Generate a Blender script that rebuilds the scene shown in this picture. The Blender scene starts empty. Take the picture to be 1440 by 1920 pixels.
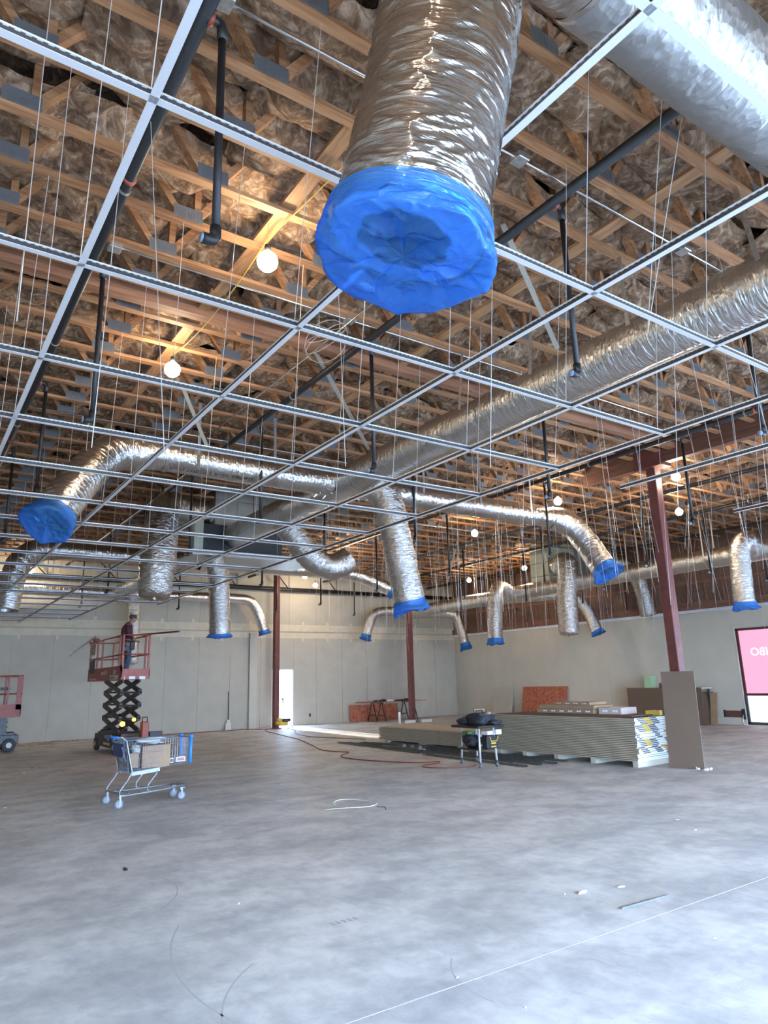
import bpy, bmesh, math, random
import numpy as np
from mathutils import Vector, Matrix

SC = bpy.context.scene
COL = SC.collection
PI = math.pi
random.seed(7)

# ---------------------------------------------------------------- camera
def rot_axes(yaw, pitch, roll):
    cy, sy, cp, sp = math.cos(yaw), math.sin(yaw), math.cos(pitch), math.sin(pitch)
    F = Vector((sy*cp, cy*cp, sp)); R = Vector((cy, -sy, 0)); U = R.cross(F)
    c, s = math.cos(roll), math.sin(roll)
    return R*c + U*s, -R*s + U*c, F
cr, cu, cf = rot_axes(math.radians(34.865), math.radians(13.72), math.radians(-1.598))
cam_d = bpy.data.cameras.new('camera'); cam = bpy.data.objects.new('camera', cam_d); COL.objects.link(cam)
cam.matrix_world = Matrix(((cr.x, cu.x, -cf.x, 0), (cr.y, cu.y, -cf.y, 0), (cr.z, cu.z, -cf.z, 1.6), (0, 0, 0, 1)))
cam_d.sensor_fit = 'VERTICAL'; cam_d.sensor_height = 24.0
cam_d.lens = 1293.66/1920*24.0
cam_d.clip_start = 0.05; cam_d.clip_end = 200
SC.camera = cam

# ---------------------------------------------------------------- world, sun, exposure
w = bpy.data.worlds.new('sky'); SC.world = w; w.use_nodes = True
nt = w.node_tree; bg = nt.nodes['Background']
bg.inputs['Color'].default_value = (0.47, 0.675, 1.0, 1); bg.inputs['Strength'].default_value = 40.0
sd = bpy.data.lights.new('sun', 'SUN'); sd.energy = 14.0; sd.angle = 0.02; sd.color = (1, .96, .88)
so = bpy.data.objects.new('sun', sd); COL.objects.link(so)
so.rotation_euler = Vector((-0.06, -1.0, -0.27)).to_track_quat('-Z', 'Y').to_euler(); so.location = (12, 40, 12)
SC.view_settings.view_transform = 'Standard'; SC.view_settings.look = 'None'
SC.view_settings.gamma = 1.0; SC.view_settings.use_curve_mapping = False
SC.view_settings.exposure = 0.0
LAMP = 170.0      # emission strength of the job-site bulbs
SC.cycles.max_bounces = 10; SC.cycles.diffuse_bounces = 6; SC.cycles.glossy_bounces = 4
SC.cycles.use_denoising = True
SC.cycles.sample_clamp_indirect = 6.0

# ---------------------------------------------------------------- helpers
def tag(o, label=None, cat=None, group=None, kind=None):
    if label: o['label'] = label
    if cat: o['category'] = cat
    if group: o['group'] = group
    if kind: o['kind'] = kind
    return o
def thing(name, label, cat, loc=(0, 0, 0), rz=0.0, group=None):
    o = bpy.data.objects.new(name, None); COL.objects.link(o)
    o.location = loc; o.rotation_euler = (0, 0, rz); o.empty_display_size = .1
    return tag(o, label, cat, group)
def link_mesh(name, me, parent=None, loc=None, rot=None):
    o = bpy.data.objects.new(name, me); COL.objects.link(o)
    if parent: o.parent = parent
    if loc: o.location = loc
    if rot: o.rotation_euler = rot
    return o

class MB:
    def __init__(s): s.v = []; s.f = []; s.m = []; s.uv = None
    def _add(s, vs, fs, mi=0):
        b = len(s.v); s.v += [tuple(v) for v in vs]; s.f += [tuple(b+i for i in f) for f in fs]; s.m += [mi]*len(fs); return s
    def box(s, x0, x1, y0, y1, z0, z1, mi=0):
        vs = [(x0,y0,z0),(x1,y0,z0),(x1,y1,z0),(x0,y1,z0),(x0,y0,z1),(x1,y0,z1),(x1,y1,z1),(x0,y1,z1)]
        return s._add(vs, [(0,3,2,1),(4,5,6,7),(0,1,5,4),(1,2,6,5),(2,3,7,6),(3,0,4,7)], mi)
    def bar(s, a, b, w, h, up=(0,0,1), mi=0):
        a, b = Vector(a), Vector(b); d = (b-a).normalized(); up = Vector(up)
        if abs(d.dot(up)) > .99: up = Vector((1,0,0))
        x = d.cross(up).normalized()*(w/2); y = x.cross(d).normalized()*(h/2)
        vs = [a-x-y, a+x-y, a+x+y, a-x+y, b-x-y, b+x-y, b+x+y, b-x+y]
        return s._add(vs, [(0,3,2,1),(4,5,6,7),(0,1,5,4),(1,2,6,5),(2,3,7,6),(3,0,4,7)], mi)
    def cyl(s, a, b, r, n=10, r2=None, caps=True, mi=0):
        a, b = Vector(a), Vector(b); d = (b-a).normalized()
        u = d.orthogonal().normalized(); v = d.cross(u); r2 = r if r2 is None else r2
        vs = [a+(u*math.cos(2*PI*i/n)+v*math.sin(2*PI*i/n))*r for i in range(n)] + [b+(u*math.cos(2*PI*i/n)+v*math.sin(2*PI*i/n))*r2 for i in range(n)]
        fs = [(i, (i+1)%n, n+(i+1)%n, n+i) for i in range(n)]
        if caps: fs += [tuple(range(n-1,-1,-1)), tuple(range(n, 2*n))]
        return s._add(vs, fs, mi)
    def tube(s, pts, r, n=8, mi=0):
        pts = [Vector(p) for p in pts]; rings = []; u = None
        for i, p in enumerate(pts):
            d = (pts[min(i+1, len(pts)-1)]-pts[max(i-1, 0)]).normalized()
            u = d.orthogonal().normalized() if u is None else (u-d*u.dot(d)).normalized()
            v = d.cross(u); rr = r[i] if isinstance(r, (list, tuple)) else r
            rings.append([p+(u*math.cos(2*PI*k/n)+v*math.sin(2*PI*k/n))*rr for k in range(n)])
        vs = [q for g in rings for q in g]; fs = []
        for i in range(len(pts)-1):
            for k in range(n): fs.append((i*n+k, i*n+(k+1)%n, (i+1)*n+(k+1)%n, (i+1)*n+k))
        fs += [tuple(range(n-1,-1,-1)), tuple(range((len(pts)-1)*n, len(pts)*n))]
        return s._add(vs, fs, mi)
    def lathe(s, prof, c=(0,0,0), n=24, axis='z', mi=0):
        c = Vector(c); vs = []
        for (r, h) in prof:
            for k in range(n):
                a = 2*PI*k/n; p = (r*math.cos(a), r*math.sin(a), h)
                if axis == 'y': p = (p[0], p[2], p[1])
                if axis == 'x': p = (p[2], p[0], p[1])
                vs.append(c+Vector(p))
        fs = []
        for i in range(len(prof)-1):
            for k in range(n): fs.append((i*n+k, i*n+(k+1)%n, (i+1)*n+(k+1)%n, (i+1)*n+k))
        if prof[0][0] > 1e-4: fs.append(tuple(range(n-1,-1,-1)))
        if prof[-1][0] > 1e-4: fs.append(tuple(range((len(prof)-1)*n, len(prof)*n)))
        return s._add(vs, fs, mi)
    def mesh(s, name, mats, smooth=False):
        me = bpy.data.meshes.new(name); me.from_pydata(s.v, [], s.f)
        for m in (mats if isinstance(mats, (list, tuple)) else [mats]): me.materials.append(m)
        if any(s.m): me.polygons.foreach_set('material_index', s.m)
        if smooth: me.polygons.foreach_set('use_smooth', [True]*len(s.f))
        me.update(); return me
    def build(s, name, mats, parent=None, smooth=False, bevel=0):
        me = s.mesh(name, mats, smooth)
        if bevel:
            bm = bmesh.new(); bm.from_mesh(me)
            bmesh.ops.bevel(bm, geom=[e for e in bm.edges], offset=bevel, segments=1, affect='EDGES', clamp_overlap=True)
            bm.to_mesh(me); bm.free()
        return link_mesh(name, me, parent)

# value noise on a lattice, wrapping in theta
_rs = np.random.RandomState(3); LAT = _rs.rand(256, 256)
def vnoise(x, y, seed=0, wrap=None):
    x = np.asarray(x, float)+seed*17.31; xi = np.floor(x).astype(int); fx = x-xi
    y = np.asarray(y, float); yi = np.floor(y).astype(int); fy = y-yi
    fx = fx*fx*(3-2*fx); fy = fy*fy*(3-2*fy)
    y0 = yi % wrap if wrap else yi; y1 = (yi+1) % wrap if wrap else yi+1
    g = lambda a, b: LAT[(a) % 256, (b+seed*7) % 256]
    return (g(xi, y0)*(1-fx)+g(xi+1, y0)*fx)*(1-fy)+(g(xi, y1)*(1-fx)+g(xi+1, y1)*fx)*fy
def ridge(n): return 1-np.abs(2*n-1)

# ---------------------------------------------------------------- materials
def newmat(name):
    m = bpy.data.materials.new(name); m.use_nodes = True
    return m, m.node_tree, m.node_tree.nodes['Principled BSDF']
def rgb(c): return (c[0], c[1], c[2], 1)
def flat(name, c, rough=.6, metal=0., noise=0., nscale=8., bump=0., bscale=40., emit=None, es=0., stretch=None):
    m, t, b = newmat(name); N = t.nodes; L = t.links
    b.inputs['Base Color'].default_value = rgb(c); b.inputs['Roughness'].default_value = rough; b.inputs['Metallic'].default_value = metal
    if emit: b.inputs['Emission Color'].default_value = rgb(emit); b.inputs['Emission Strength'].default_value = es
    if noise or bump:
        tc = N.new('ShaderNodeTexCoord'); src = tc.outputs['Object']
        if stretch:
            mp = N.new('ShaderNodeMapping'); mp.inputs['Scale'].default_value = stretch; L.new(src, mp.inputs[0]); src = mp.outputs[0]
    if noise:
        n = N.new('ShaderNodeTexNoise'); n.inputs['Scale'].default_value = nscale; n.inputs['Detail'].default_value = 6; L.new(src, n.inputs['Vector'])
        r = N.new('ShaderNodeValToRGB'); r.color_ramp.elements[0].position = .3; r.color_ramp.elements[1].position = .7
        r.color_ramp.elements[0].color = rgb([x*(1-noise) for x in c]); r.color_ramp.elements[1].color = rgb([min(1, x*(1+noise)) for x in c])
        L.new(n.outputs['Fac'], r.inputs['Fac']); L.new(r.outputs['Color'], b.inputs['Base Color'])
    if bump:
        n2 = N.new('ShaderNodeTexNoise'); n2.inputs['Scale'].default_value = bscale; n2.inputs['Detail'].default_value = 4; L.new(src, n2.inputs['Vector'])
        bp = N.new('ShaderNodeBump'); bp.inputs['Strength'].default_value = bump; bp.inputs['Distance'].default_value = .02
        L.new(n2.outputs['Fac'], bp.inputs['Height']); L.new(bp.outputs['Normal'], b.inputs['Normal'])
    return m

M = {}
def concrete():
    m, t, b = newmat('concrete'); N = t.nodes; L = t.links
    tc = N.new('ShaderNodeTexCoord')
    def noise(sc, det, st=(1,1,1), dist=0.):
        mp = N.new('ShaderNodeMapping'); mp.inputs['Scale'].default_value = st; L.new(tc.outputs['Object'], mp.inputs[0])
        n = N.new('ShaderNodeTexNoise'); n.inputs['Scale'].default_value = sc; n.inputs['Detail'].default_value = det
        n.inputs['Roughness'].default_value = .62; n.inputs['Distortion'].default_value = dist
        L.new(mp.outputs[0], n.inputs['Vector']); return n.outputs['Fac']
    def ramp(src, a, b_, ca, cb):
        r = N.new('ShaderNodeValToRGB'); e = r.color_ramp.elements; e[0].position = a; e[1].position = b_
        e[0].color = rgb(ca); e[1].color = rgb(cb); L.new(src, r.inputs['Fac']); return r.outputs['Color']
    base = ramp(noise(.55, 8, dist=.6), .3, .72, (.56,.55,.52), (.74,.725,.69))
    mot = ramp(noise(1.25, 14, (1.0,1.35,1), .2), .40, .58, (.70,.71,.735), (1,1,1))
    mot2 = ramp(noise(6, 10, (1.3,.9,1), .35), .38, .6, (.86,.86,.87), (1.03,1.03,1.03))
    spk = ramp(noise(70, 3), .30, .36, (.72,.72,.72), (1,1,1))
    cur = base
    for k in (mot, mot2, spk):
        mx = N.new('ShaderNodeMix'); mx.data_type = 'RGBA'; mx.blend_type = 'MULTIPLY'; mx.inputs['Factor'].default_value = 1
        L.new(cur, mx.inputs[6]); L.new(k, mx.inputs[7]); cur = mx.outputs[2]
    L.new(cur, b.inputs['Base Color'])
    rr = N.new('ShaderNodeMapRange'); rr.inputs['To Min'].default_value = .42; rr.inputs['To Max'].default_value = .65
    L.new(noise(1.8, 6), rr.inputs['Value']); L.new(rr.outputs[0], b.inputs['Roughness'])
    bp = N.new('ShaderNodeBump'); bp.inputs['Strength'].default_value = .12; bp.inputs['Distance'].default_value = .01
    L.new(noise(14, 6), bp.inputs['Height']); L.new(bp.outputs[0], b.inputs['Normal'])
    return m
def wood(name, c1, c2, scale=1.0, axis='X'):
    m, t, b = newmat(name); N = t.nodes; L = t.links
    tc = N.new('ShaderNodeTexCoord'); mp = N.new('ShaderNodeMapping')
    st = {'X': (1.2, 14, 14), 'Y': (14, 1.2, 14), 'Z': (14, 14, 1.2)}[axis]
    mp.inputs['Scale'].default_value = [s*scale for s in st]
    oi = N.new('ShaderNodeObjectInfo'); ad = N.new('ShaderNodeVectorMath'); ad.operation = 'ADD'
    sc = N.new('ShaderNodeVectorMath'); sc.operation = 'SCALE'; sc.inputs['Scale'].default_value = 37.
    cmb = N.new('ShaderNodeCombineXYZ'); [L.new(oi.outputs['Random'], cmb.inputs[i]) for i in range(3)]
    L.new(cmb.outputs[0], sc.inputs[0]); L.new(tc.outputs['Object'], ad.inputs[0]); L.new(sc.outputs[0], ad.inputs[1]); L.new(ad.outputs[0], mp.inputs[0])
    n = N.new('ShaderNodeTexNoise'); n.inputs['Scale'].default_value = 1.5; n.inputs['Detail'].default_value = 6; n.inputs['Distortion'].default_value = 1.2
    L.new(mp.outputs[0], n.inputs['Vector'])
    r = N.new('ShaderNodeValToRGB'); e = r.color_ramp.elements; e[0].position = .33; e[1].position = .62; e[0].color = rgb(c1); e[1].color = rgb(c2)
    L.new(n.outputs['Fac'], r.inputs['Fac'])
    hs = N.new('ShaderNodeHueSaturation'); mr = N.new('ShaderNodeMapRange'); mr.inputs['To Min'].default_value = .8; mr.inputs['To Max'].default_value = 1.18
    L.new(oi.outputs['Random'], mr.inputs['Value']); L.new(mr.outputs[0], hs.inputs['Value']); L.new(r.outputs['Color'], hs.inputs['Color'])
    L.new(hs.outputs[0], b.inputs['Base Color']); b.inputs['Roughness'].default_value = .65
    return m
def insulation():
    m, t, b = newmat('glass_wool'); N = t.nodes; L = t.links
    geo = N.new('ShaderNodeNewGeometry')
    def nz(sc, d, dist):
        n = N.new('ShaderNodeTexNoise'); n.inputs['Scale'].default_value = sc; n.inputs['Detail'].default_value = d; n.inputs['Distortion'].default_value = dist
        n.inputs['Roughness'].default_value = .65
        L.new(geo.outputs['Position'], n.inputs['Vector']); return n.outputs['Fac']
    r = N.new('ShaderNodeValToRGB'); r.color_ramp.elements.new(.5); e = r.color_ramp.elements
    e[0].position = .30; e[0].color = (.07,.036,.018,1); e[1].position = .50; e[1].color = (.27,.16,.093,1); e[2].position = .70; e[2].color = (.64,.46,.32,1)
    L.new(nz(7.5, 10, 1.3), r.inputs['Fac'])
    r2 = N.new('ShaderNodeValToRGB'); r2.color_ramp.elements[0].position = .35; r2.color_ramp.elements[1].position = .55
    r2.color_ramp.elements[0].color = (.55,.5,.46,1); r2.color_ramp.elements[1].color = (1.1,1.08,1.05,1)
    L.new(nz(1.4, 4, .6), r2.inputs['Fac'])
    mx = N.new('ShaderNodeMix'); mx.data_type = 'RGBA'; mx.blend_type = 'MULTIPLY'; mx.inputs['Factor'].default_value = 1
    L.new(r.outputs[0], mx.inputs[6]); L.new(r2.outputs[0], mx.inputs[7]); L.new(mx.outputs[2], b.inputs['Base Color'])
    b.inputs['Roughness'].default_value = .95
    bp = N.new('ShaderNodeBump'); bp.inputs['Strength'].default_value = .9; bp.inputs['Distance'].default_value = .04
    L.new(nz(16, 8, 1.2), bp.inputs['Height']); L.new(bp.outputs[0], b.inputs['Normal'])
    return m
def foil(name, c=(.74,.73,.71), rough=.27, strength=.55, su=5., sv=26.):
    m, t, b = newmat(name); N = t.nodes; L = t.links
    b.inputs['Base Color'].default_value = rgb(c); b.inputs['Metallic'].default_value = 1.; b.inputs['Roughness'].default_value = rough
    uv = N.new('ShaderNodeUVMap'); mp = N.new('ShaderNodeMapping'); mp.inputs['Scale'].default_value = (su, sv, 1); L.new(uv.outputs[0], mp.inputs[0])
    n = N.new('ShaderNodeTexNoise'); n.inputs['Scale'].default_value = 1.; n.inputs['Detail'].default_value = 5; n.inputs['Distortion'].default_value = 1.0
    L.new(mp.outputs[0], n.inputs['Vector'])
    mp2 = N.new('ShaderNodeMapping'); mp2.inputs['Scale'].default_value = (22, 22, 1); L.new(uv.outputs[0], mp2.inputs[0])
    v = N.new('ShaderNodeTexVoronoi'); v.inputs['Scale'].default_value = 1.; v.inputs['Randomness'].default_value = 1.
    L.new(mp2.outputs[0], v.inputs['Vector'])
    ad = N.new('ShaderNodeMath'); ad.operation = 'MULTIPLY_ADD'; ad.inputs[1].default_value = .22
    L.new(v.outputs['Distance'], ad.inputs[0]); L.new(n.outputs['Fac'], ad.inputs[2])
    bp = N.new('ShaderNodeBump'); bp.inputs['Strength'].default_value = strength; bp.inputs['Distance'].default_value = .03
    L.new(ad.outputs[0], bp.inputs['Height']); L.new(bp.outputs[0], b.inputs['Normal'])
    return m
def film():
    m, t, b = newmat('blue_film'); N = t.nodes; L = t.links
    b.inputs['Base Color'].default_value = (.075,.28,.62,1); b.inputs['Roughness'].default_value = .2
    b.inputs['Specular IOR Level'].default_value = .8
    n = N.new('ShaderNodeTexNoise'); n.inputs['Scale'].default_value = 7; n.inputs['Detail'].default_value = 5; n.inputs['Distortion'].default_value = 1.5
    tc = N.new('ShaderNodeTexCoord'); L.new(tc.outputs['Object'], n.inputs['Vector'])
    bp = N.new('ShaderNodeBump'); bp.inputs['Strength'].default_value = .7; bp.inputs['Distance'].default_value = .05
    L.new(n.outputs['Fac'], bp.inputs['Height']); L.new(bp.outputs[0], b.inputs['Normal'])
    tr = N.new('ShaderNodeBsdfTranslucent'); tr.inputs['Color'].default_value = (.10,.42,.95,1); L.new(bp.outputs[0], tr.inputs['Normal'])
    tp = N.new('ShaderNodeBsdfTransparent'); tp.inputs['Color'].default_value = (.26,.52,1.0,1)
    m1 = N.new('ShaderNodeMixShader'); m1.inputs[0].default_value = .35; L.new(b.outputs[0], m1.inputs[1]); L.new(tr.outputs[0], m1.inputs[2])
    m2 = N.new('ShaderNodeMixShader'); m2.inputs[0].default_value = .52; L.new(m1.outputs[0], m2.inputs[1]); L.new(tp.outputs[0], m2.inputs[2])
    L.new(m2.outputs[0], N['Material Output'].inputs[0])
    return m
def osb(name, c1, c2):
    m, t, b = newmat(name); N = t.nodes; L = t.links
    tc = N.new('ShaderNodeTexCoord'); v = N.new('ShaderNodeTexVoronoi'); v.inputs['Scale'].default_value = 18
    mp = N.new('ShaderNodeMapping'); mp.inputs['Scale'].default_value = (1,1,.5); L.new(tc.outputs['Object'], mp.inputs[0]); L.new(mp.outputs[0], v.inputs['Vector'])
    sp = N.new('ShaderNodeSeparateColor'); L.new(v.outputs['Color'], sp.inputs[0])
    r = N.new('ShaderNodeValToRGB'); r.color_ramp.elements[0].color = rgb(c1); r.color_ramp.elements[1].color = rgb(c2)
    L.new(sp.outputs[0], r.inputs['Fac']); L.new(r.outputs[0], b.inputs['Base Color']); b.inputs['Roughness'].default_value = .7
    return m
M['concrete'] = concrete()
M['wood'] = wood('truss_wood', (.215,.088,.034), (.375,.185,.083))
M['glulam'] = wood('glulam_wood', (.11,.04,.022), (.18,.07,.038), .6, 'Y')
M['glulamx'] = wood('glulam_wood_x', (.17,.07,.035), (.28,.125,.065), .6)
M['wool'] = insulation()
M['foil'] = foil('foil_jacket', strength=.75)
M['foil_flex'] = foil('foil_flex', strength=1.0, su=11, sv=34)
M['foil_big'] = foil('foil_big', (.66,.64,.61), .17, strength=.30, su=7, sv=40)
M['foil_dull'] = foil('foil_dull', (.40,.395,.385), .5, strength=.7, su=4, sv=9)
M['film'] = film()
M['galv'] = flat('galvanised_steel', (.55,.56,.56), .38, .9, .18, 30)
M['plate'] = flat('truss_plate_steel', (.155,.15,.148), .5, .4, .12, 12)
M['emt'] = flat('conduit_steel', (.66,.68,.70), .25, .95)
M['white'] = flat('white_enamel', (.86,.87,.89), .35)
M['pipe'] = flat('black_pipe', (.014,.014,.016), .45, .1, .3, 20)
M['red'] = flat('red_coupling', (.28,.05,.025), .5)
M['drywall'] = flat('drywall_grey', (.46,.415,.335), .9, 0, .06, 2.)
M['drywall2'] = flat('drywall_primed', (.51,.47,.385), .9, 0, .05, 1.5)
M['mud'] = flat('joint_compound', (.62,.55,.41), .9, 0, .08, 5.)
M['rust'] = flat('red_primer_steel', (.135,.036,.028), .55, .1, .25, 6)
M['wire'] = flat('galvanised_wire', (.72,.71,.68), .4, .2)
M['lift'] = flat('lift_red', (.30,.058,.034), .5, 0, .25, 12)
M['liftgrey'] = flat('lift_dark_steel', (.075,.078,.08), .5, .4, .2, 10)
M['black'] = flat('black_plastic', (.018,.018,.02), .5)
M['rubber'] = flat('grey_rubber', (.13,.135,.145), .7)
M['tyre'] = flat('dark_tyre', (.05,.05,.052), .75)
M['chrome'] = flat('chrome', (.62,.64,.67), .22, .95)
M['leg_bright'] = flat('bright_leg', (.75,.76,.78), .3, .4)
M['blueplastic'] = flat('blue_plastic', (.03,.22,.72), .35)
M['card'] = flat('cardboard', (.33,.215,.125), .85, 0, .1, 5)
M['board_edge'] = flat('board_edge', (.44,.365,.255), .9, 0, .12, 25, stretch=(.2,.2,6))
M['paper_brown'] = flat('brown_paper_face', (.12,.076,.048), .9, 0, .06, 3)
M['top_tan'] = flat('tan_paper_face', (.46,.38,.26), .85, 0, .06, 2)
M['label'] = flat('white_print', (.85,.86,.86), .6)
M['ink'] = flat('black_ink', (.02,.02,.025), .6)
M['yellow'] = flat('yellow_print', (.62,.40,.06), .6)
M['osb_red'] = osb('red_osb', (.30,.075,.04), (.46,.15,.075))
M['osb_dark'] = osb('brown_sheathing', (.12,.065,.042), (.17,.095,.064))
M['stud'] = flat('steel_stud', (.23,.24,.24), .4, .8, .2, 10)
M['cream'] = flat('cream_plastic', (.62,.60,.50), .5)
M['green'] = flat('green_box', (.35,.52,.30), .6)
M['cord'] = flat('orange_cord', (.22,.05,.03), .6)
M['yelcord'] = flat('yellow_cord', (.55,.33,.05), .6)
M['hub'] = flat('pale_hub', (.26,.27,.29), .7)
M['bulb'] = flat('lit_bulb', (1,.9,.7), .3, emit=(1,.83,.58), es=LAMP)
M['bulb_far'] = flat('lit_bulb_far', (1,.9,.7), .3, emit=(1,.85,.64), es=LAMP*2.2)
M['amber'] = flat('amber_reflection', (1,.4,.05), .3, emit=(1,.30,.03), es=12)  # emission stands in for orange light reflected inside the lift arms
M['skin'] = flat('skin', (.30,.15,.10), .6)
M['hair'] = flat('short_hair', (.07,.045,.035), .8)
M['shirt'] = flat('maroon_shirt', (.075,.022,.028), .85, 0, .2, 20)
M['jeans'] = flat('blue_denim', (.045,.075,.12), .85, 0, .3, 25)
M['boot'] = flat('brown_boot', (.18,.075,.04), .7)
M['pink'] = flat('backlit_pink', (.25,.08,.14), .5, emit=(1.0,.50,.70), es=.92)
M['litwhite'] = flat('backlit_white', (.9,.95,.95), .4, emit=(.85,.95,.93), es=1.0)
M['frame'] = flat('maroon_frame', (.10,.03,.035), .4, .3)
M['framed'] = flat('dark_frame', (.06,.07,.075), .4, .3)
M['paint_door'] = flat('white_door', (.85,.86,.84), .5)

# ================================================================ STRUCTURE
XL, XR, YF, YB, ZD = -3.2, 21.2, -3.2, 25.0, 6.85     # room: left, right, front, back, deck
floor = MB().box(XL-.2, XR+.2, YF-1.5, YB+3.2, -.15, 0).build('floor', M['concrete']); tag(floor, kind='structure')
for (a, b) in (((-3, 3.29, 0), (21, 3.20, 0)), ((3.53, -3, 0), (3.53, 3.27, 0))):
    o = MB().bar((a[0], a[1], .0004), (b[0], b[1], .0004), .009, .0008).build('saw_cut_joint', flat('joint_chalk', (.55,.56,.58), .8), floor)
ceil = MB().box(XL-.2, XR+.2, YF-.2, YB+.2, ZD, ZD+.1).build('ceiling', flat('roof_deck', (.16,.10,.06), .9)); tag(ceil, kind='structure')

# back wall: sheets of wallboard hung one by one, door opening X 11.95..12.85
DX0, DX1, DZ = 11.93, 12.86, 2.14
wb = MB().box(XL-.2, DX0, YB+.02, YB+.18, 0, ZD).box(DX1, XR+.2, YB+.02, YB+.18, 0, ZD).box(DX0, DX1, YB+.02, YB+.18, DZ, ZD).build('wall_back', M['drywall']); tag(wb, kind='structure')
x = XL; k = 0
screw = flat('screw_row', (.33,.31,.27), .9)
while x < XR-.05:
    x1 = min(x+1.22, XR)
    segs = [(x, x1)]
    if x < DX1 and x1 > DX0: segs = [(x, DX0)] if x < DX0 and x1 <= DX1 else ([(DX1, x1)] if x >= DX0 else [(x, DX0), (DX1, x1)])
    for (p, q) in segs:
        if q-p > .05: MB().box(p+.004, q-.004, YB, YB+.02, .012, 3.555).build('wallboard_sheet', M['drywall'], wb)
    if not (x >= DX0 and x1 <= DX1) and len(segs) and segs != [(x, x1)]:
        MB().box(max(x, DX0)-.0, min(x1, DX1), YB, YB+.02, DZ+.005, 3.555).build('wallboard_sheet', M['drywall'], wb)
    MB().box(x+.004, x1-.004, YB, YB+.02, 3.585, 5.6).build('wallboard_sheet', M['drywall'], wb)
    x = x1; k += 1
mbm = MB()
mbm.box(XL, XR, YB-.004, YB, 3.33, 3.545).box(XL, XR, YB-.004, YB, 3.60, 3.86)
for i in range(22):
    xx = XL+.6+i*1.22*.93; mbm.box(xx-.05, xx+.05, YB-.0035, YB, 3.86, 3.98).box(xx-.04, xx+.04, YB-.0035, YB, 3.2, 3.33)
mbm.build('joint_compound_band', M['mud'], wb)
MB().box(10.95, 11.25, YB-.14, YB, 0, 3.5).build('wall_pilaster', M['drywall2'], wb)
# outlet by the door
pl = MB().box(13.55, 13.63, YB-.008, YB, .30, .42).build('outlet_plate', M['black'], wb)
# door leaf stands open outwards, bright daylight beyond
dr = MB().box(DX1-.30, DX1-.26, YB+.2, YB+.95, .01, DZ-.02).build('door_1', M['paint_door']); tag(dr, kind='structure')
MB().box(DX1-.335, DX1-.30, YB+.25, YB+.33, .85, 1.05).cyl((DX1-.36, YB+.3, 1.0), (DX1-.30, YB+.3, 1.0), .03).build('door_handle', M['black'], dr)
fr = MB().box(DX0-.0, DX0+.04, YB-.005, YB+.2, 0, DZ).box(DX1-.04, DX1, YB-.005, YB+.2, 0, DZ).box(DX0, DX1, YB-.005, YB+.2, DZ-.04, DZ).build('door_frame', M['paint_door'], dr)

# right wall: wallboard to 3.5 m, window at the near end, sheathing and studs above
WY1, WY0, WZ0, WZ1 = 11.62, 7.9, .04, 2.86
wr = MB()
wr.box(XR+.02, XR+.2, WY1, YB+.2, 0, ZD).box(XR+.02, XR+.2, 3.0, WY0, 0, ZD).box(XR+.02, XR+.2, YF-.2, 3.0, 2.5, ZD).box(XR+.02, XR+.2, WY0, WY1, WZ1, ZD).box(XR+.02, XR+.2, WY0, WY1, 0, WZ0)  # low gap at the unseen near end, added to let in daylight
wr = wr.build('wall_right', M['drywall2']); tag(wr, kind='structure')
y = WY1
while y < YB-.05:
    y1 = min(y+2.44, YB); MB().box(XR, XR+.02, y+.002, y1-.002, .012, 3.45).build('wallboard_sheet', M['drywall2'], wr); y = y1
MB().box(XR, XR+.02, WY0-.004, WY1, WZ1, 3.45).build('wallboard_sheet', M['drywall2'], wr)
MB().box(XR, XR+.02, 3.0, WY0, .012, 3.45).build('wallboard_sheet', M['drywall2'], wr)
MB().box(XR-.02, XR+.02, YF, YB, 3.47, 3.56).build('wall_cap', M['white'], wr)
MB().box(XR-.005, XR+.02, YF, YB, 3.57, ZD).build('sheathing', M['osb_dark'], wr)
pw = wood('plate_wood', (.15,.065,.042), (.24,.11,.07), .8, 'Y')
MB().box(XR-.10, XR-.005, YF, YB, 3.57, 3.80).build('ledger_board', pw, wr)
MB().box(XR-.06, XR-.005, YF, YB, 4.42, 4.50).build('blocking_rail', pw, wr)
for i in range(36):
    yy = YB-.4-i*.61
    if yy < 4: break
    MB().box(XR-.05, XR-.006, yy-.019, yy+.019, 3.8, 5.75).build('stud', pw, wr)
for i in range(12):
    yy = YB-1-i*1.83
    if yy < 4: break
    MB().bar((XR-.12, yy, 3.8), (XR-.7, yy-.9, 5.75), .038, .089).build('diagonal_brace', pw, wr)
# left and front walls (front: storefront the daylight comes through, behind the camera)
wl = MB().box(XL-.2, XL, YF-.2, YB+.2, 0, ZD).build('wall_left', M['drywall']); tag(wl, kind='structure')
FX0, FX1, FZ = -2.4, 15.2, 3.0
wf = MB().box(XL-.2, FX0, YF-.2, YF, 0, ZD).box(FX1, XR+.2, YF-.2, YF, 0, ZD).box(FX0, FX1, YF-.2, YF, FZ, ZD).build('wall_front', M['drywall']); tag(wf, kind='structure')
sf = MB(); xx = FX0
while xx < FX1+.01: sf.box(xx-.03, xx+.03, YF-.12, YF-.04, 0, FZ); xx += 1.49
sf.box(FX0, FX1, YF-.12, YF-.04, 2.3, 2.36).box(FX0, FX1, YF-.12, YF-.04, 0, .1)
tag(sf.build('window_2', M['framed']), kind='structure')
# ground outside
tag(MB().box(-12, 40, YB+3.2, YB+24, -.16, -.01).box(-12, 40, -30, YF-1.5, -.16, -.01).build('pavement', flat('outside_concrete', (.55,.54,.52), .9)), kind='structure')

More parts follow.
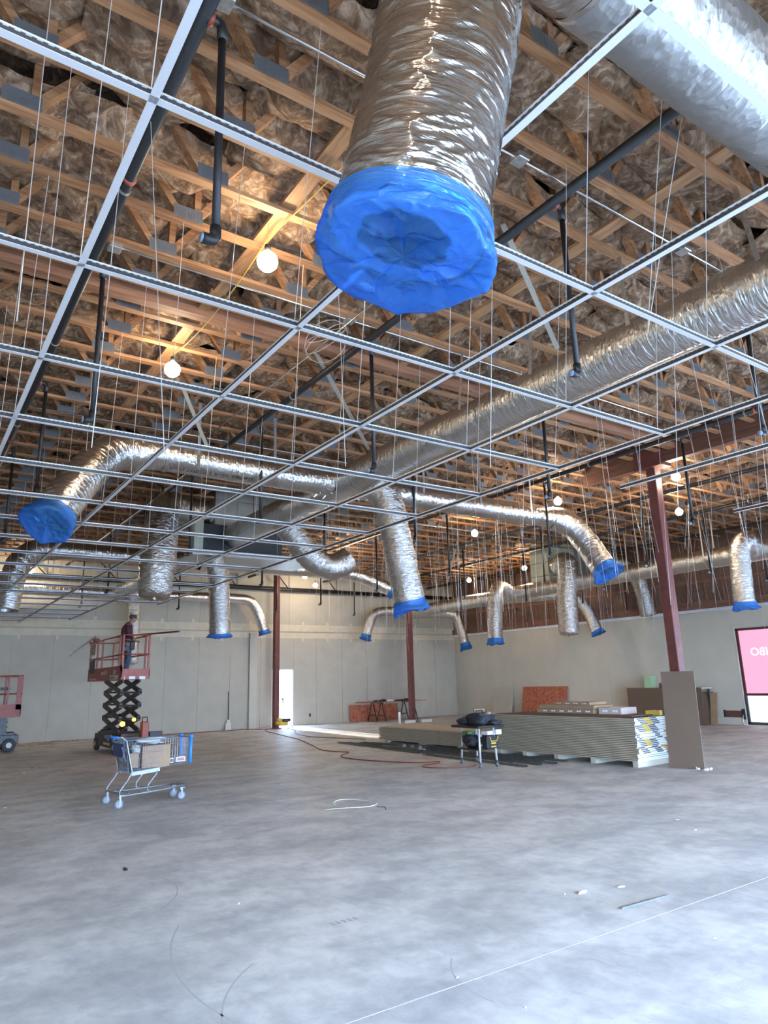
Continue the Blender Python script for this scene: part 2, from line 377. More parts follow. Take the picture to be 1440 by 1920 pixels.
mk = flat('rubber_mark', (.42,.43,.445), .7)
for (cx_, cy_, r_, a0, a1) in ((3.6, 4.1, 2.1, 2.6, 3.7), (2.6, 3.3, 1.15, 2.2, 3.4), (4.3, 3.2, 1.0, -.6, .5), (1.2, 6.3, .9, -1.0, .6), (3.3, 3.1, .62, 2.3, 3.3)):
    m = MB(); n_ = 18
    for i in range(n_):
        a, b = a0+(a1-a0)*i/n_, a0+(a1-a0)*(i+1)/n_; m._add([(cx_+(r_+d)*math.cos(q), cy_+(r_+d)*math.sin(q), .0006) for q, d in ((a, 0), (a, .012), (b, .012), (b, 0))], [(0,1,2,3)])
    m.build('rubber_skid_mark', mk, floor)
m = MB()
for i in range(5): m.box(2.62+i*.045, 2.65+i*.045, 4.50, 4.56, .0002, .0008)
m.build('rubber_skid_mark', mk, floor)
# window_1 with backlit pink sign, seen from behind
wn = MB(); t_ = .07
wn.box(XR-.03, XR+.06, WY1-t_, WY1, WZ0, WZ1).box(XR-.03, XR+.06, WY0, WY0+t_, WZ0, WZ1).box(XR-.03, XR+.06, WY0, WY1, WZ1-t_, WZ1)
wn = wn.build('window_1', M['frame']); tag(wn, kind='structure')
MB().box(XR-.03, XR+.06, WY0+t_, WY1-t_, .86, .93).build('window_transom', M['frame'], wn)
MB().box(XR-.035, XR+.06, WY1-t_-.001, WY1+.005, WZ0, .86).box(XR-.035, XR+.06, WY0, WY1+.005, WZ0-.03, WZ0+.06).build('window_sill_frame', M['framed'], wn)
MB().box(XR+.02, XR+.03, WY0+t_, WY1-t_, .93, WZ1-t_).build('pink_sign_film', M['pink'], wn)
MB().box(XR+.02, XR+.03, WY0+t_, WY1-t_, WZ0+.06, .86).build('lower_pane', M['litwhite'], wn)
bl = MB()
bl.lathe([(.0, 0), (.45, 0), (.47, .004), (.30, .005), (.0, .005)], (XR+.014, 10.45, .86), 24, 'x')
link = bl.build('sign_picture', flat('grey_print', (.25,.25,.25), .6, 0, .5, 6), wn)
link.scale = (1, 1, 1)

def text_mesh(s, size, extrude=.001, align='LEFT'):
    c = bpy.data.curves.new('text', 'FONT'); c.body = s; c.size = size; c.extrude = extrude; c.align_x = align; c.resolution_u = 3
    o = bpy.data.objects.new('text', c); COL.objects.link(o)
    dg = bpy.context.evaluated_depsgraph_get(); dg.update()
    me = bpy.data.meshes.new_from_object(o.evaluated_get(dg)); bpy.data.objects.remove(o); bpy.data.curves.remove(c)
    return me
def put_text(name, s, size, mat, ux, uy, org, parent, align='LEFT', extrude=.001):
    me = text_mesh(s, size, extrude, align); ux, uy = Vector(ux), Vector(uy); n = ux.cross(uy)
    mt = Matrix(((ux.x, uy.x, n.x, org[0]), (ux.y, uy.y, n.y, org[1]), (ux.z, uy.z, n.z, org[2]), (0, 0, 0, 1)))
    me.transform(mt); me.materials.clear(); me.materials.append(mat)
    return link_mesh(name, me, parent)
# sign reads correctly from outside, so mirrored in here: A I B O -> O B I A (reversed letters)
litw = flat('lit_letters', (1,1,1), .4, emit=(1,.97,.97), es=1.6)
put_text('sign_lettering', 'AIBO', .33, litw, (0, 1, 0), (0, 0, 1), (XR+.017, 11.27, 2.03), wn, 'RIGHT', .002)

# ================================================================ ROOF: trusses, batts
ZC = 5.75      # underside of the truss bottom chords
TY0, TS, PX0, PP = 0.68, .61, .27, 1.445
wood_m, plate_m = M['wood'], M['plate']
def bar_mesh(name, a, b, w_, h_, mat, up=(0,0,1)):
    return MB().bar(a, b, w_, h_, up).mesh(name, mat)
zb = ZC+.038
LW = math.hypot(.5*PP-.10, .90)
webL = bar_mesh('web', (-.10, 0, zb-.01), (-.5*PP, 0, zb+.92), .089, .038, wood_m, (0,1,0))
webR = bar_mesh('web', (.10, 0, zb-.01), (.5*PP, 0, zb+.92), .089, .038, wood_m, (0,1,0))
for me_ in (webL, webR): pass
def flatbar(a, b, wy, t):   # member in the XZ plane, wy wide along Y, t thick in the plane
    a, b = Vector(a), Vector(b); d = (b-a).normalized(); n = Vector((-d.z, 0, d.x))*(t/2); yv = Vector((0, wy/2, 0))
    m = MB(); vs = [a-n-yv, a+n-yv, a+n+yv, a-n+yv, b-n-yv, b+n-yv, b+n+yv, b-n+yv]
    return m._add(vs, [(0,3,2,1),(4,5,6,7),(0,1,5,4),(1,2,6,5),(2,3,7,6),(3,0,4,7)])
webL = flatbar((-.06, 0, zb-.005), (-.5*PP, 0, zb+.92), .089, .06).mesh('web', wood_m)
webR = flatbar((.06, 0, zb-.005), (.5*PP, 0, zb+.92), .089, .06).mesh('web', wood_m)
webV = flatbar((0, 0, zb-.005), (0, 0, zb+.95), .07, .06).mesh('web', wood_m)
pm = MB().box(-.135, .135, -.0465, -.0446, ZC+.012, ZC+.145)
for i in range(9):
    pm.box(-.12+i*.03, -.108+i*.03, -.0478, -.0465, ZC+.02, ZC+.138)
plateM = pm.mesh('plate', plate_m)
smallplate = MB().box(-.06, .06, -.0465, -.0446, ZC+.005, ZC+.036).mesh('plate', plate_m)
chordA = MB().box(XL, XR-.1, -.0445, .0445, ZC, ZC+.038).mesh('bottom_chord', wood_m)
nY = int((YB-.3-TY0)/TS)
BEAMX = 11.75
for k in range(-3, nY+1):
    y = TY0+k*TS
    if abs(y-7.1) < .16: y += .2
    t = thing('roof_truss', 'open-web wooden roof truss with steel joint plates, one of the parallel row overhead', 'roof truss', (0, y, 0), group='roof trusses overhead')
    link_mesh('bottom_chord', chordA, t, (0, 0, random.uniform(-.012, .012)))
    near = -.5 < y < 10.6
    far = MB()
    for n in range(-2, 15):
        xx = PX0+n*PP
        jit = random.uniform(-.03, .03)
        if near and xx < 9.5 and n >= -1:
            for me_ in (webL, webR, webV): link_mesh('web', me_, t, (xx+jit+(.09 if me_ is webV else 0), 0, 0))
            link_mesh('plate', plateM, t, (xx+jit, 0, 0))
        else:
            for (a, b) in (((-.06,0,zb),(-.5*PP,0,zb+.92)), ((.06,0,zb),(.5*PP,0,zb+.92)), ((.09,0,zb),(.09,0,zb+.95))):
                q = flatbar((a[0]+xx, 0, a[2]), (b[0]+xx, 0, b[2]), .089, .06); far._add(q.v, q.f)
            far.box(xx-.135, xx+.135, -.047, -.0446, ZC+.012, ZC+.135, 1)
    tag(far.build('far_webs_and_plates', [wood_m, plate_m], t), kind='stuff')
# lateral braces lying on the bottom chords
for i, xx in enumerate((-1.1, 2.47, 5.25, 8.3, 14.0, 16.9, 19.6)):
    y = YF
    b = thing('lateral_brace', 'wooden brace across the trusses, '+['left of the black pipe at the left edge of view','beside the brightest bulb','right of the big hanging duct','beyond the long silver duct','right of the red column','above the second long duct','nearest the right wall'][i], 'brace')
    while y < YB-.5:
        y2 = min(y+4.9, YB-.3); o_ = random.uniform(-.03, .03)
        MB().box(xx-.07+o_, xx+.07+o_, y, y2-.01, ZC+.052, ZC+.09).build('board', wood('brace_wood', (.26,.12,.05), (.42,.22,.10), 1, 'Y') if i == 0 and y == YF else bpy.data.materials['brace_wood'], b); y = y2
# diagonal truss bridging seen in the distance
# insulation batts
def batt_mesh(seed, L_=1.24, W_=.60, nx=26, ny=14):
    xs = np.linspace(-L_/2, L_/2, nx+1); ys = np.linspace(-W_/2, W_/2, ny+1); X, Y = np.meshgrid(xs, ys, indexing='ij')
    u = np.abs(X)/(L_/2); v = np.abs(Y)/(W_/2)
    pil = (1-u**6)*(1-v**4)
    n1 = vnoise(X*3+5, Y*4+3, seed); n2 = ridge(vnoise(X*5.5+1, Y*7+2, seed+3)); n3 = vnoise(X*13, Y*15, seed+5); cr_ = ridge(vnoise(X*2.2+9, Y*2.6, seed+9))**5
    Z = -(.13*pil+.16*(n1-.5)+.035*(n3-.5)+.03*n2) + .075*cr_
    m = MB(); m.v = [(a, b, c) for a, b, c in zip(X.ravel(), Y.ravel(), Z.ravel())]; w_ = ny+1
    m.f = [(i*w_+j, i*w_+j+1, (i+1)*w_+j+1, (i+1)*w_+j) for i in range(nx) for j in range(ny)]; m.m = [0]*len(m.f)
    return m
bms = [batt_mesh(s) for s in range(9)]; bmeshes = [b.mesh('insulation_batt', M['wool'], True) for b in bms]
spots = []
for k in range(-3, nY+1):
    yc = TY0+k*TS+TS/2; off = random.uniform(0, 1.2); xx = XL+off-.6
    while xx < XR:
        L_ = random.uniform(.85, 1.15); spots.append((xx+.62*L_, yc, L_)); xx += 1.24*L_*.97
ub = MB(); nx_, ny_ = 60, 70
ub.v = [(XL+(XR-XL)*i/nx_, YF+(YB-YF)*j/ny_, 6.46+.05*math.sin(i*2.1+j)+.05*math.sin(j*1.7)) for i in range(nx_+1) for j in range(ny_+1)]; ub.f = [(i*(ny_+1)+j, i*(ny_+1)+j+1, (i+1)*(ny_+1)+j+1, (i+1)*(ny_+1)+j) for i in range(nx_) for j in range(ny_)]; ub.m = [0]*len(ub.f)
tag(ub.build('insulation_backing', M['wool'], ceil, True), kind='stuff')
spots.sort(key=lambda s: (s[0]*.8-s[1]*.3)**2*.12+(s[0]**2+s[1]**2) if (s[1] > .5 and s[0] > -1.) else 1e6)
far = MB()
for i, (xx, yy, L_) in enumerate(spots):
    z = 6.20+random.uniform(-.07, .07)
    if i < 296:
        o = link_mesh('insulation_batt', bmeshes[i % 9], ceil, (xx, yy, z), (random.uniform(-.12, .12), random.uniform(-.05, .05), PI*random.randint(0, 1))); o.scale = (L_*1.1, 1.16, 1.15)
    else:
        b = bms[i % 9]; fl = 1 if i % 2 else -1
        far._add([(fl*v[0]*L_*1.1+xx, v[1]*1.14*fl+yy, v[2]+z) for v in b.v[::1]], b.f)
tag(far.build('insulation_blanket', M['wool'], ceil, smooth=True), kind='stuff')

# beams and columns
bm1 = thing('glulam_beam', 'deep red-brown glued timber beam carried by the near right red column', 'beam')
for j in range(5): MB().box(BEAMX-.08, BEAMX+.08, -2.5, 9.25, 5.53+j*.132, 5.53+j*.132+.129).build('lamination', M['glulam'], bm1)
bm2 = thing('glulam_beam', 'long reddish timber beam running left to right between the trusses', 'beam')
for j in range(2): MB().box(XL, BEAMX-.09, 7.03, 7.17, 5.73+j*.1, 5.73+j*.1+.097).build('lamination', M['glulamx'], bm2)
def column(x, y, ztop, label, brk=True):
    t = thing('steel_column', label, 'column', (x, y, 0)); w_ = .10
    MB().box(-w_, w_, -w_, w_, .02, ztop).build('shaft', M['rust'], t, bevel=.012)
    MB().box(-.17, .17, -.17, .17, 0, .02).build('base_plate', M['rust'], t)
    if brk:
        MB().box(-.16, .16, -.30, .30, ztop-.02, ztop+.02).box(-.115, -.095, -.28, .28, ztop, ztop+.45).box(.095, .115, -.28, .28, ztop, ztop+.45).build('bracket', M['rust'], t)
    return t
column(11.75, 7.62, 5.50, 'rust-red steel column rising behind the leaning brown board')
column(11.72, 24.2, 5.9, 'rust-red steel column in front of the bright doorway', False)
column(16.75, 22.5, 5.9, 'rust-red steel column with pale blocks at its foot', False)
bb = thing('foam_block', 'pale foam block lying at the left side of the red column foot', 'block', (16.42, 22.1, 0)); MB().box(-.30, .15, -.06, .06, 0, .11).build('block', M['cream'], bb, bevel=.01)
bb = thing('foam_block', 'pale foam block lying at the right side of the red column foot', 'block', (16.95, 22.0, 0)); MB().box(-.12, .34, -.06, .06, 0, .11).build('block', M['cream'], bb, bevel=.01)
tag(MB().cyl((15.85, 22.1, 0), (15.85, 22.1, .42), .05, 16).build('floor_pipe', M['white'], None, True), 'short white plastic pipe standing out of the floor left of the red column', 'pipe')

# ================================================================ CEILING GRID
HG = 3.66; GX = [.53+1.2145*i for i in range(-2, 5)]; GX0 = -1.90
def snap(y): return TY0+round((y-TY0)/TS)*TS
def gx(i): return .53+1.2145*(i-1)      # A lines, i = 1..5 from the left
def gy(j): return 2.145+1.205*(j-1)     # B lines
def slot_steel():
    m, t, b = newmat('slotted_web'); N = t.nodes; L = t.links
    tc = N.new('ShaderNodeTexCoord'); s = N.new('ShaderNodeSeparateXYZ'); L.new(tc.outputs['Object'], s.inputs[0])
    md = N.new('ShaderNodeMath'); md.operation = 'MODULO'; md.inputs[1].default_value = .034
    ad = N.new('ShaderNodeMath'); ad.operation = 'ADD'; ad.inputs[1].default_value = 50.; L.new(s.outputs['X'], ad.inputs[0]); L.new(ad.outputs[0], md.inputs[0])
    lt = N.new('ShaderNodeMath'); lt.operation = 'LESS_THAN'; lt.inputs[1].default_value = .018; L.new(md.outputs[0], lt.inputs[0])
    gt = N.new('ShaderNodeMath'); gt.operation = 'GREATER_THAN'; gt.inputs[1].default_value = .0335; L.new(s.outputs['Z'], gt.inputs[0])
    ml = N.new('ShaderNodeMath'); ml.operation = 'MULTIPLY'; L.new(lt.outputs[0], ml.inputs[0]); L.new(gt.outputs[0], ml.inputs[1])
    mx = N.new('ShaderNodeMix'); mx.data_type = 'RGBA'; mx.inputs[6].default_value = (.055,.052,.052,1); mx.inputs[7].default_value = (.5,.5,.5,1)  # web base near black, carrying the shade of its side; pale slots
    L.new(ml.outputs[0], mx.inputs[0]); L.new(mx.outputs[2], b.inputs['Base Color']); b.inputs['Roughness'].default_value = .45; b.inputs['Metallic'].default_value = .3
    return m
M['slot'] = slot_steel()
def tee_mesh(L_, fw=.033, hw=.046):
    m = MB(); m.box(0, L_, -fw/2, fw/2, 0, .003, 0); m.box(0, L_, -.0012, .0012, .0025, hw-.008, 1); m.box(0, L_, -.0035, .0035, hw-.008, hw, 0)
    return m.mesh('tee', [M['white'], M['slot']])
grid = thing('ceiling_grid', 'white suspended ceiling grid of tees hung under the trusses at left', 'ceiling grid', (0, 0, HG))
ends = {-1: 24.8, 0: 24.8, 1: 24.8, 2: 24.8, 3: 24.6, 4: 23.1, 5: 18.2}
for i in range(-1, 6):
    y = -1.47
    while y < ends[i]-.1:
        L_ = min(3.615, ends[i]-y); link_mesh('main_tee', tee_mesh(L_-.002), grid, (gx(i), y, 0), (0, 0, PI/2)); y += L_
for (x_, y0, y1, lab) in ((gx(6), -1.4, 4.72, 'loose'), (gx(8)-.02, -1.4, 4.72, 'loose')):
    g2 = thing('loose_main_tee', 'single grey ceiling tee hanging free '+('in front of the red column' if x_ < 7 else 'near the right edge beyond the red column'), 'ceiling tee', (x_, y0, HG), PI/2)
    link_mesh('main_tee', tee_mesh(y1-y0), g2)
ct = tee_mesh(1.2125)
for j in range(-1, 20):
    y = gy(j)
    if y > 24.7: break
    for i in range(-1, 5):
        if y > ends[i+1]+.05: continue
        link_mesh('cross_tee', ct, grid, (gx(i)+.001, y, .0), None)

# hanger wires
wbase = {}
def wire(a, b, r=.0024):
    m = MB().cyl(Vector(a)-Vector(b), (0,0,0), r, 5); return m
cnt = 0
for i in range(0, 6):
    for j in range(-1, 20):
        y = gy(j)
        if y > ends[i] or cnt > 110: continue
        a = (gx(i)+random.uniform(-.05, .05), snap(y), ZC+.02); b = (gx(i), y+.05, HG+.045)
        mm = wire(a, b); o = mm.build('hanger_wire', M['wire']); o.location = b; cnt += 1
        tag(o, 'thin galvanised wire holding the ceiling grid up to the trusses', 'wire', 'wires carrying the ceiling grid')
cnt = 0
for i in range(18):
    for j in range(20):
        xx = 6.7+i*.82+random.uniform(-.2, .2); yy = 2.6+j*1.18+random.uniform(-.3, .3)
        if yy > 24 or xx > 20.6 or random.random() < .16 or cnt >= 288: continue
        if yy > 1.45*xx+4 or yy < .45*xx-3: continue
        zb_ = random.choice((2.75, 3.1, 3.3, 3.5, 3.7)); b = (xx+random.uniform(-.13, .13), yy+random.uniform(-.13, .13), zb_+random.uniform(-.15, .15))
        mm = wire((xx, snap(yy), ZC+.02), b); o = mm.build('hanger_wire', M['wire']); o.location = b; cnt += 1
        tag(o, 'thin wire dangling free from the trusses with no grid on it yet', 'wire', 'loose wires hanging from the trusses')
# slack wires among the near grid
for (a, b) in (((3.7,2.2,5.7),(3.75,2.35,3.72)), ((3.72,2.2,5.0),(3.76,2.36,3.72)), ((.9,4.2,5.7),(.75,3.9,2.9)), ((1.05,4.6,5.7),(1.3,4.4,3.1)), ((.3,3.6,5.7),(.28,3.4,3.3)), ((2.6,4.2,5.7),(2.65,4.3,3.2)), ((3.3,3.3,5.7),(3.2,3.3,3.0)), ((5.6,3.3,5.7),(5.55,3.4,3.0)), ((6.4,3.0,5.7),(6.5,2.9,2.95)),((6.9,3.1,5.7),(6.75,3.2,3.0))):
    a = (a[0], snap(a[1]), a[2]+.03); o = wire(a, b, .0026).build('hanger_wire', M['wire']); o.location = b
    tag(o, 'thin bright wire with a loose tail passing down through the near ceiling grid', 'wire', 'loose-tailed wires in the near grid')

# ================================================================ SPRINKLER PIPES
HP = 5.60
mains = [(-2.05, 'left edge'), (1.10, 'left'), (4.24, ''), (7.22, ''), (10.72, ''), (14.0, ''), (16.6, ''), (19.4, '')]
names = ['far left black sprinkler main beyond the left edge of the ceiling grid', 'black sprinkler main running just behind the leftmost white ceiling tee', 'black sprinkler main crossing behind the big hanging duct', 'black sprinkler main running just right of the long silver duct', 'black sprinkler main running beside the near red column', 'black sprinkler main right of the near red column', 'black sprinkler main above the second long silver duct', 'black sprinkler main nearest the right wall']
cap = MB().cyl((-.035,0,0), (.035,0,0), .052, 12)
for q, (mx_, _) in enumerate(mains):
    t = thing('sprinkler_main', names[q], 'pipe', (mx_, 0, HP))
    MB().cyl((0, YF+.1, 0), (0, 24.6, 0), .045 if q > 0 else .04, 12).build('pipe', M['pipe'], t, True)
    y = 2.1
    while y < 24:
        hm = MB().cyl((0, y-.015, 0), (0, y+.015, 0), .05, 12).bar((0, y, .05), (0, y, ZC-HP+.03), .012, .012, (1,0,0)); hm.build('clevis_hanger', M['galv'], t); y += 3.1
    for y in ([5.05, 12.2, 18.6] if q else [8.0, 15.0]):
        MB().cyl((0, y-.018, 0), (0, y+.018, 0), .056, 14).build('coupling', M['red'], t, True)
dropm = MB(); 
def drop_obj(x, y, zb_, lab=None):
    t = thing('sprinkler_drop', lab or 'black sprinkler drop pipe hanging to the ceiling line with an elbow at its foot', 'pipe', (x, y, 0), group='black sprinkler drops')
    MB().tube([(0,0,HP-.12), (0,0,zb_+.06)], .024, 10).build('pipe', M['pipe'], t, True)
    e = MB().tube([(-.12,.0,HP), (-.04,0,HP), (-.01,0,HP-.01), (0,0,HP-.05), (0,0,HP-.12)], .034, 10); e.build('top_elbow', M['pipe'], t, True)
    MB().cyl((-.09,0,HP), (-.06,0,HP), .042, 12).build('top_coupling', M['red'], t, True)
    MB().tube([(0,0,zb_+.09), (0,0,zb_+.02), (-.012,0,zb_), (-.05,0,zb_-.005), (-.075,0,zb_-.005)], .033, 10).build('elbow', M['pipe'], t, True)
    MB().cyl((-.085,0,zb_-.005), (-.07,0,zb_-.005), .028, 10).build('plug', flat('blue_plug', (.25,.35,.5), .5) if 'blue_plug' not in bpy.data.materials else bpy.data.materials['blue_plug'], t, True)
ORD = 'first second third fourth fifth sixth seventh eighth ninth tenth eleventh twelfth thirteenth fourteenth fifteenth sixteenth seventeenth eighteenth nineteenth twentieth twenty-first twenty-second twenty-third twenty-fourth'.split()
ys = [3.38, 6.42, 9.6, 12.8, 16.0, 19.2, 22.4]
labs = {(1,0): 'black sprinkler drop pipe nearest the camera at upper left, elbow at its foot', (1,1): 'black sprinkler drop ending just above the leftmost silver elbow duct', (2,0): 'black sprinkler drop ending in front of the long silver duct at right', (2,1): 'black sprinkler drop ending where the two silver ducts cross'}
for q, (mx_, _) in enumerate(mains):
    if q == 0: continue
    for j, yy in enumerate(ys):
        if (mx_ > 14 and j < 2) or (q == 6 and j == 6): continue
        dn = ['', 'behind the leftmost ceiling tee', 'crossing behind the big hanging duct', 'just right of the long silver duct', 'beside the near red column', 'right of the near red column', 'above the second trunk duct', 'nearest the right wall'][q]
        drop_obj(mx_+.12, yy+random.uniform(-.03, .03), 4.03+random.uniform(-.04, .04), labs.get((q, j), ORD[j]+' black sprinkler drop along the main '+dn))
# upright sprigs near the roof
t = MB().cyl((5.0, 2.05, 5.62), (5.0, 2.05, 6.05), .025, 10).cyl((5.0,2.05,5.62), (4.24,2.05,5.60), .022, 10).cyl((5,2.05,5.9),(5,2.05,5.95),.036,10)
tag(t.build('sprinkler_sprig', M['pipe'], None, True), 'short black upright pipe on the main right of the big hanging duct', 'pipe')
# header pipe along the back wall
t = thing('sprinkler_header', 'thick black pipe running along the top of the back wall', 'pipe')
MB().cyl((XL, 24.72, 5.22), (20.9, 24.72, 5.22), .085, 14).build('pipe', M['pipe'], t, True)
for i in range(9): MB().cyl((1.5+i*2.2, 24.72, 5.22), (1.5+i*2.2, 24.72, 5.75), .012, 6).bar((1.5+i*2.2-.6, 24.5, 5.75), (1.5+i*2.2, 24.7, 5.22), .03, .03).build('pipe_brace', M['pipe'], t)

# ================================================================ CONDUIT, BOXES, WIRING
def conduit(pts, lab, boxes=(), r=.0135):
    t = thing('conduit', lab, 'conduit'); MB().tube(pts, r, 8).build('tube', M['emt'], t, True)
    for b in boxes: MB().box(b[0]-.06, b[0]+.06, b[1]-.06, b[1]+.06, b[2]-.03, b[2]+.03).build('junction_box', M['galv'], t, bevel=.006)
ZE = ZC-.02
conduit([(1.2,3.31,ZE),(3.7,3.28,ZE),(11.5,3.27,ZE)], 'silver conduit crossing the very top, left and right of the big hanging duct', ((1.2,3.31,ZE),(3.74,3.28,ZE),(6.04,3.28,ZE)))
conduit([(1.27,6.22,ZE),(11.4,6.24,ZE)], 'silver conduit below the brightest bulb, starting at a grey box', ((1.27,6.24,ZE),(3.92,6.22,ZE)))
conduit([(3.92,4.2,ZE-.03),(3.92,6.2,ZE-.03),(3.88,13.5,ZE-.03)], 'silver conduit running away from the camera under the middle trusses')
conduit([(.2,10.9,ZE),(11.4,10.9,ZE)], 'thin silver conduit far back at left above the bent silver duct', ((1.1,10.9,ZE),))
conduit([(8.0,14.6,ZE),(20.5,14.6,ZE)], 'thin silver conduit far back over the right-hand ducts', ((12.0,14.6,ZE),))
def sag(a, b, d, n=10):
    a, b = Vector(a), Vector(b); return [a.lerp(b, i/n)-Vector((0,0,4*d*(i/n)*(1-i/n))) for i in range(n+1)]
tag(MB().tube(sag((2.6,2.6,5.7),(2.45,5.3,5.72),.05)+sag((2.45,5.35,5.72),(2.46,8.1,5.72),.12)[1:], .006, 6).build('lamp_cord', M['yelcord'], None, True), 'yellow cord strung between the two nearest bulbs', 'cord')
lc = MB()
for k_ in range(4):
    c0 = Vector((3.62, 6.25, 5.50-.04*k_)); lc.tube([c0+Vector((.2*math.cos(a)*(1+.1*k_), .2*math.sin(a), .18*math.sin(a*1.0+k_))) for a in [2*PI*i/16 for i in range(17)]], .0026, 5)
lc.cyl((3.62,6.42,5.5), (3.62,6.42,6.1), .003, 5)
tag(lc.build('wire_coil', M['wire'], None, True), 'loose coil of thin cable beside the grid crossing under the brightest bulb', 'cable')

LMP = [(2.40,5.22,5.40,'brightest bare bulb, upper middle, nearest the camera'), (2.38,7.9,5.40,'second bright bulb, above the bent silver duct at left'), (11.24,18.32,5.3,'bulb hanging right of the curled silver duct'),
 (13.08,23.6,5.28,'small bulb near the back wall, right one of a close pair'), (11.6,21.7,5.28,'small bulb near the back wall, left one of a close pair'), (12.12,13.25,5.3,'bulb below lit timbers, middle of the right-hand bulbs'), (11.48,9.82,5.3,'bulb above the elbow of the long right branch duct'),
 (17.95,20.1,5.3,'bulb far back above the second long silver duct, left one'), (17.72,16.92,5.3,'bulb far back left of the right-hand air box'), (12.2,7.43,5.34,'bulb beside the head of the near red column'), (14.88,9.1,5.3,'bulb half hidden behind the near red column'), (3.1,23.9,5.25,'bulb glowing behind the ceiling grid at the far left'),
 (7.4,-1.2,5.4,'added fill bulb out of view behind the camera on the right'), (-1.2,-1.0,5.4,'added fill bulb out of view behind the camera on the left')]  # last two bulbs are unseen, added for more ambient light
for i, (x_, y_, z_, lab) in enumerate(LMP):
    t = thing('job_site_lamp', 'bare lit job-site lamp: '+lab, 'lamp', (x_, y_, z_))
    r = .098 if i < 2 else .085
    MB().lathe([(0,-r),(r*.5,-r*.87),(r*.87,-r*.5),(r,0),(r*.87,r*.5),(r*.5,r*.87),(.03,r)], (0,0,0), 16).build('bulb', M['bulb'] if i < 2 else M['bulb_far'], t, True)
    MB().cyl((0,0,r*.95), (0,0,r+.07), .03, 10).build('socket', M['black'], t, True)
    MB().cyl((0,0,r+.07), (0,0,ZC+.5-z_), .004, 5).build('lead', M['yelcord'], t)

# ================================================================ DUCTS
def smooth_path(pts, ds):
    P_ = [np.array(p, float) for p in pts]; P_ = [2*P_[0]-P_[1]]+P_+[2*P_[-1]-P_[-2]]; out = []
    for i in range(1, len(P_)-2):
        n = max(2, int(np.linalg.norm(P_[i+1]-P_[i])/.02))
        for k_ in range(n):
            # centripetal-ish blend
            t_ = k_/n; a, b, c, d = P_[i-1:i+3]
            l1 = np.linalg.norm(c-b); ma = (c-a)/max(1e-6, np.linalg.norm(c-a))*l1; mb_ = (d-b)/max(1e-6, np.linalg.norm(d-b))*l1
            h00 = 2*t_**3-3*t_**2+1; h10 = t_**3-2*t_**2+t_; h01 = -2*t_**3+3*t_**2; h11 = t_**3-t_**2
            out.append(h00*b+h10*ma+h01*c+h11*mb_)
    out.append(P_[-2]); out = np.array(out)
    s = np.concatenate([[0], np.cumsum(np.linalg.norm(np.diff(out, axis=0), axis=1))]); n = max(2, int(s[-1]/ds)); q = np.linspace(0, s[-1], n+1)
    return np.stack([np.interp(q, s, out[:, i]) for i in range(3)], 1), q
def frames(C_):
    T = np.gradient(C_, axis=0); T /= np.linalg.norm(T, axis=1)[:, None]; U = np.zeros_like(T)
    ref = np.array([0,0,1.]) if abs(T[0][2]) < .9 else np.array([1.,0,0])
    u = np.cross(T[0], ref); u /= np.linalg.norm(u)
    for i in range(len(T)):
        u = u-T[i]*u.dot(T[i]); u /= np.linalg.norm(u); U[i] = u
    return T, U, np.cross(T, U)
def grid_obj(name, V, mat, parent, uvs=None, closed=True, smooth=True):
    n, m_ = V.shape[:2]; me = bpy.data.meshes.new(name)
    idx = np.arange(n*m_).reshape(n, m_); a = idx[:-1]; b = idx[1:]
    if closed: f = np.stack([a, np.roll(a, -1, 1), np.roll(b, -1, 1), b], -1).reshape(-1, 4)
    else: f = np.stack([a[:, :-1], a[:, 1:], b[:, 1:], b[:, :-1]], -1).reshape(-1, 4)
    me.from_pydata(V.reshape(-1, 3).tolist(), [], f.tolist()); me.materials.append(mat)
    if smooth: me.polygons.foreach_set('use_smooth', [True]*len(f))
    if uvs is not None:
        uvl = me.uv_layers.new(name='UVMap'); li = f.reshape(-1); uu = uvs.reshape(-1, 2)[li].copy()
        if closed:   # fix seam
            q = uu.reshape(-1, 4, 2); mxu = uvs[..., 0].max(); w_ = q[..., 0]; bad = (w_.max(1)-w_.min(1)) > mxu*.5
            w_[bad] = np.where(w_[bad] < mxu*.5, w_[bad]+mxu*m_/(m_-1), w_[bad]); uu = q.reshape(-1, 2)
        uvl.data.foreach_set('uv', uu.reshape(-1))
    me.update(); return link_mesh(name, me, parent)
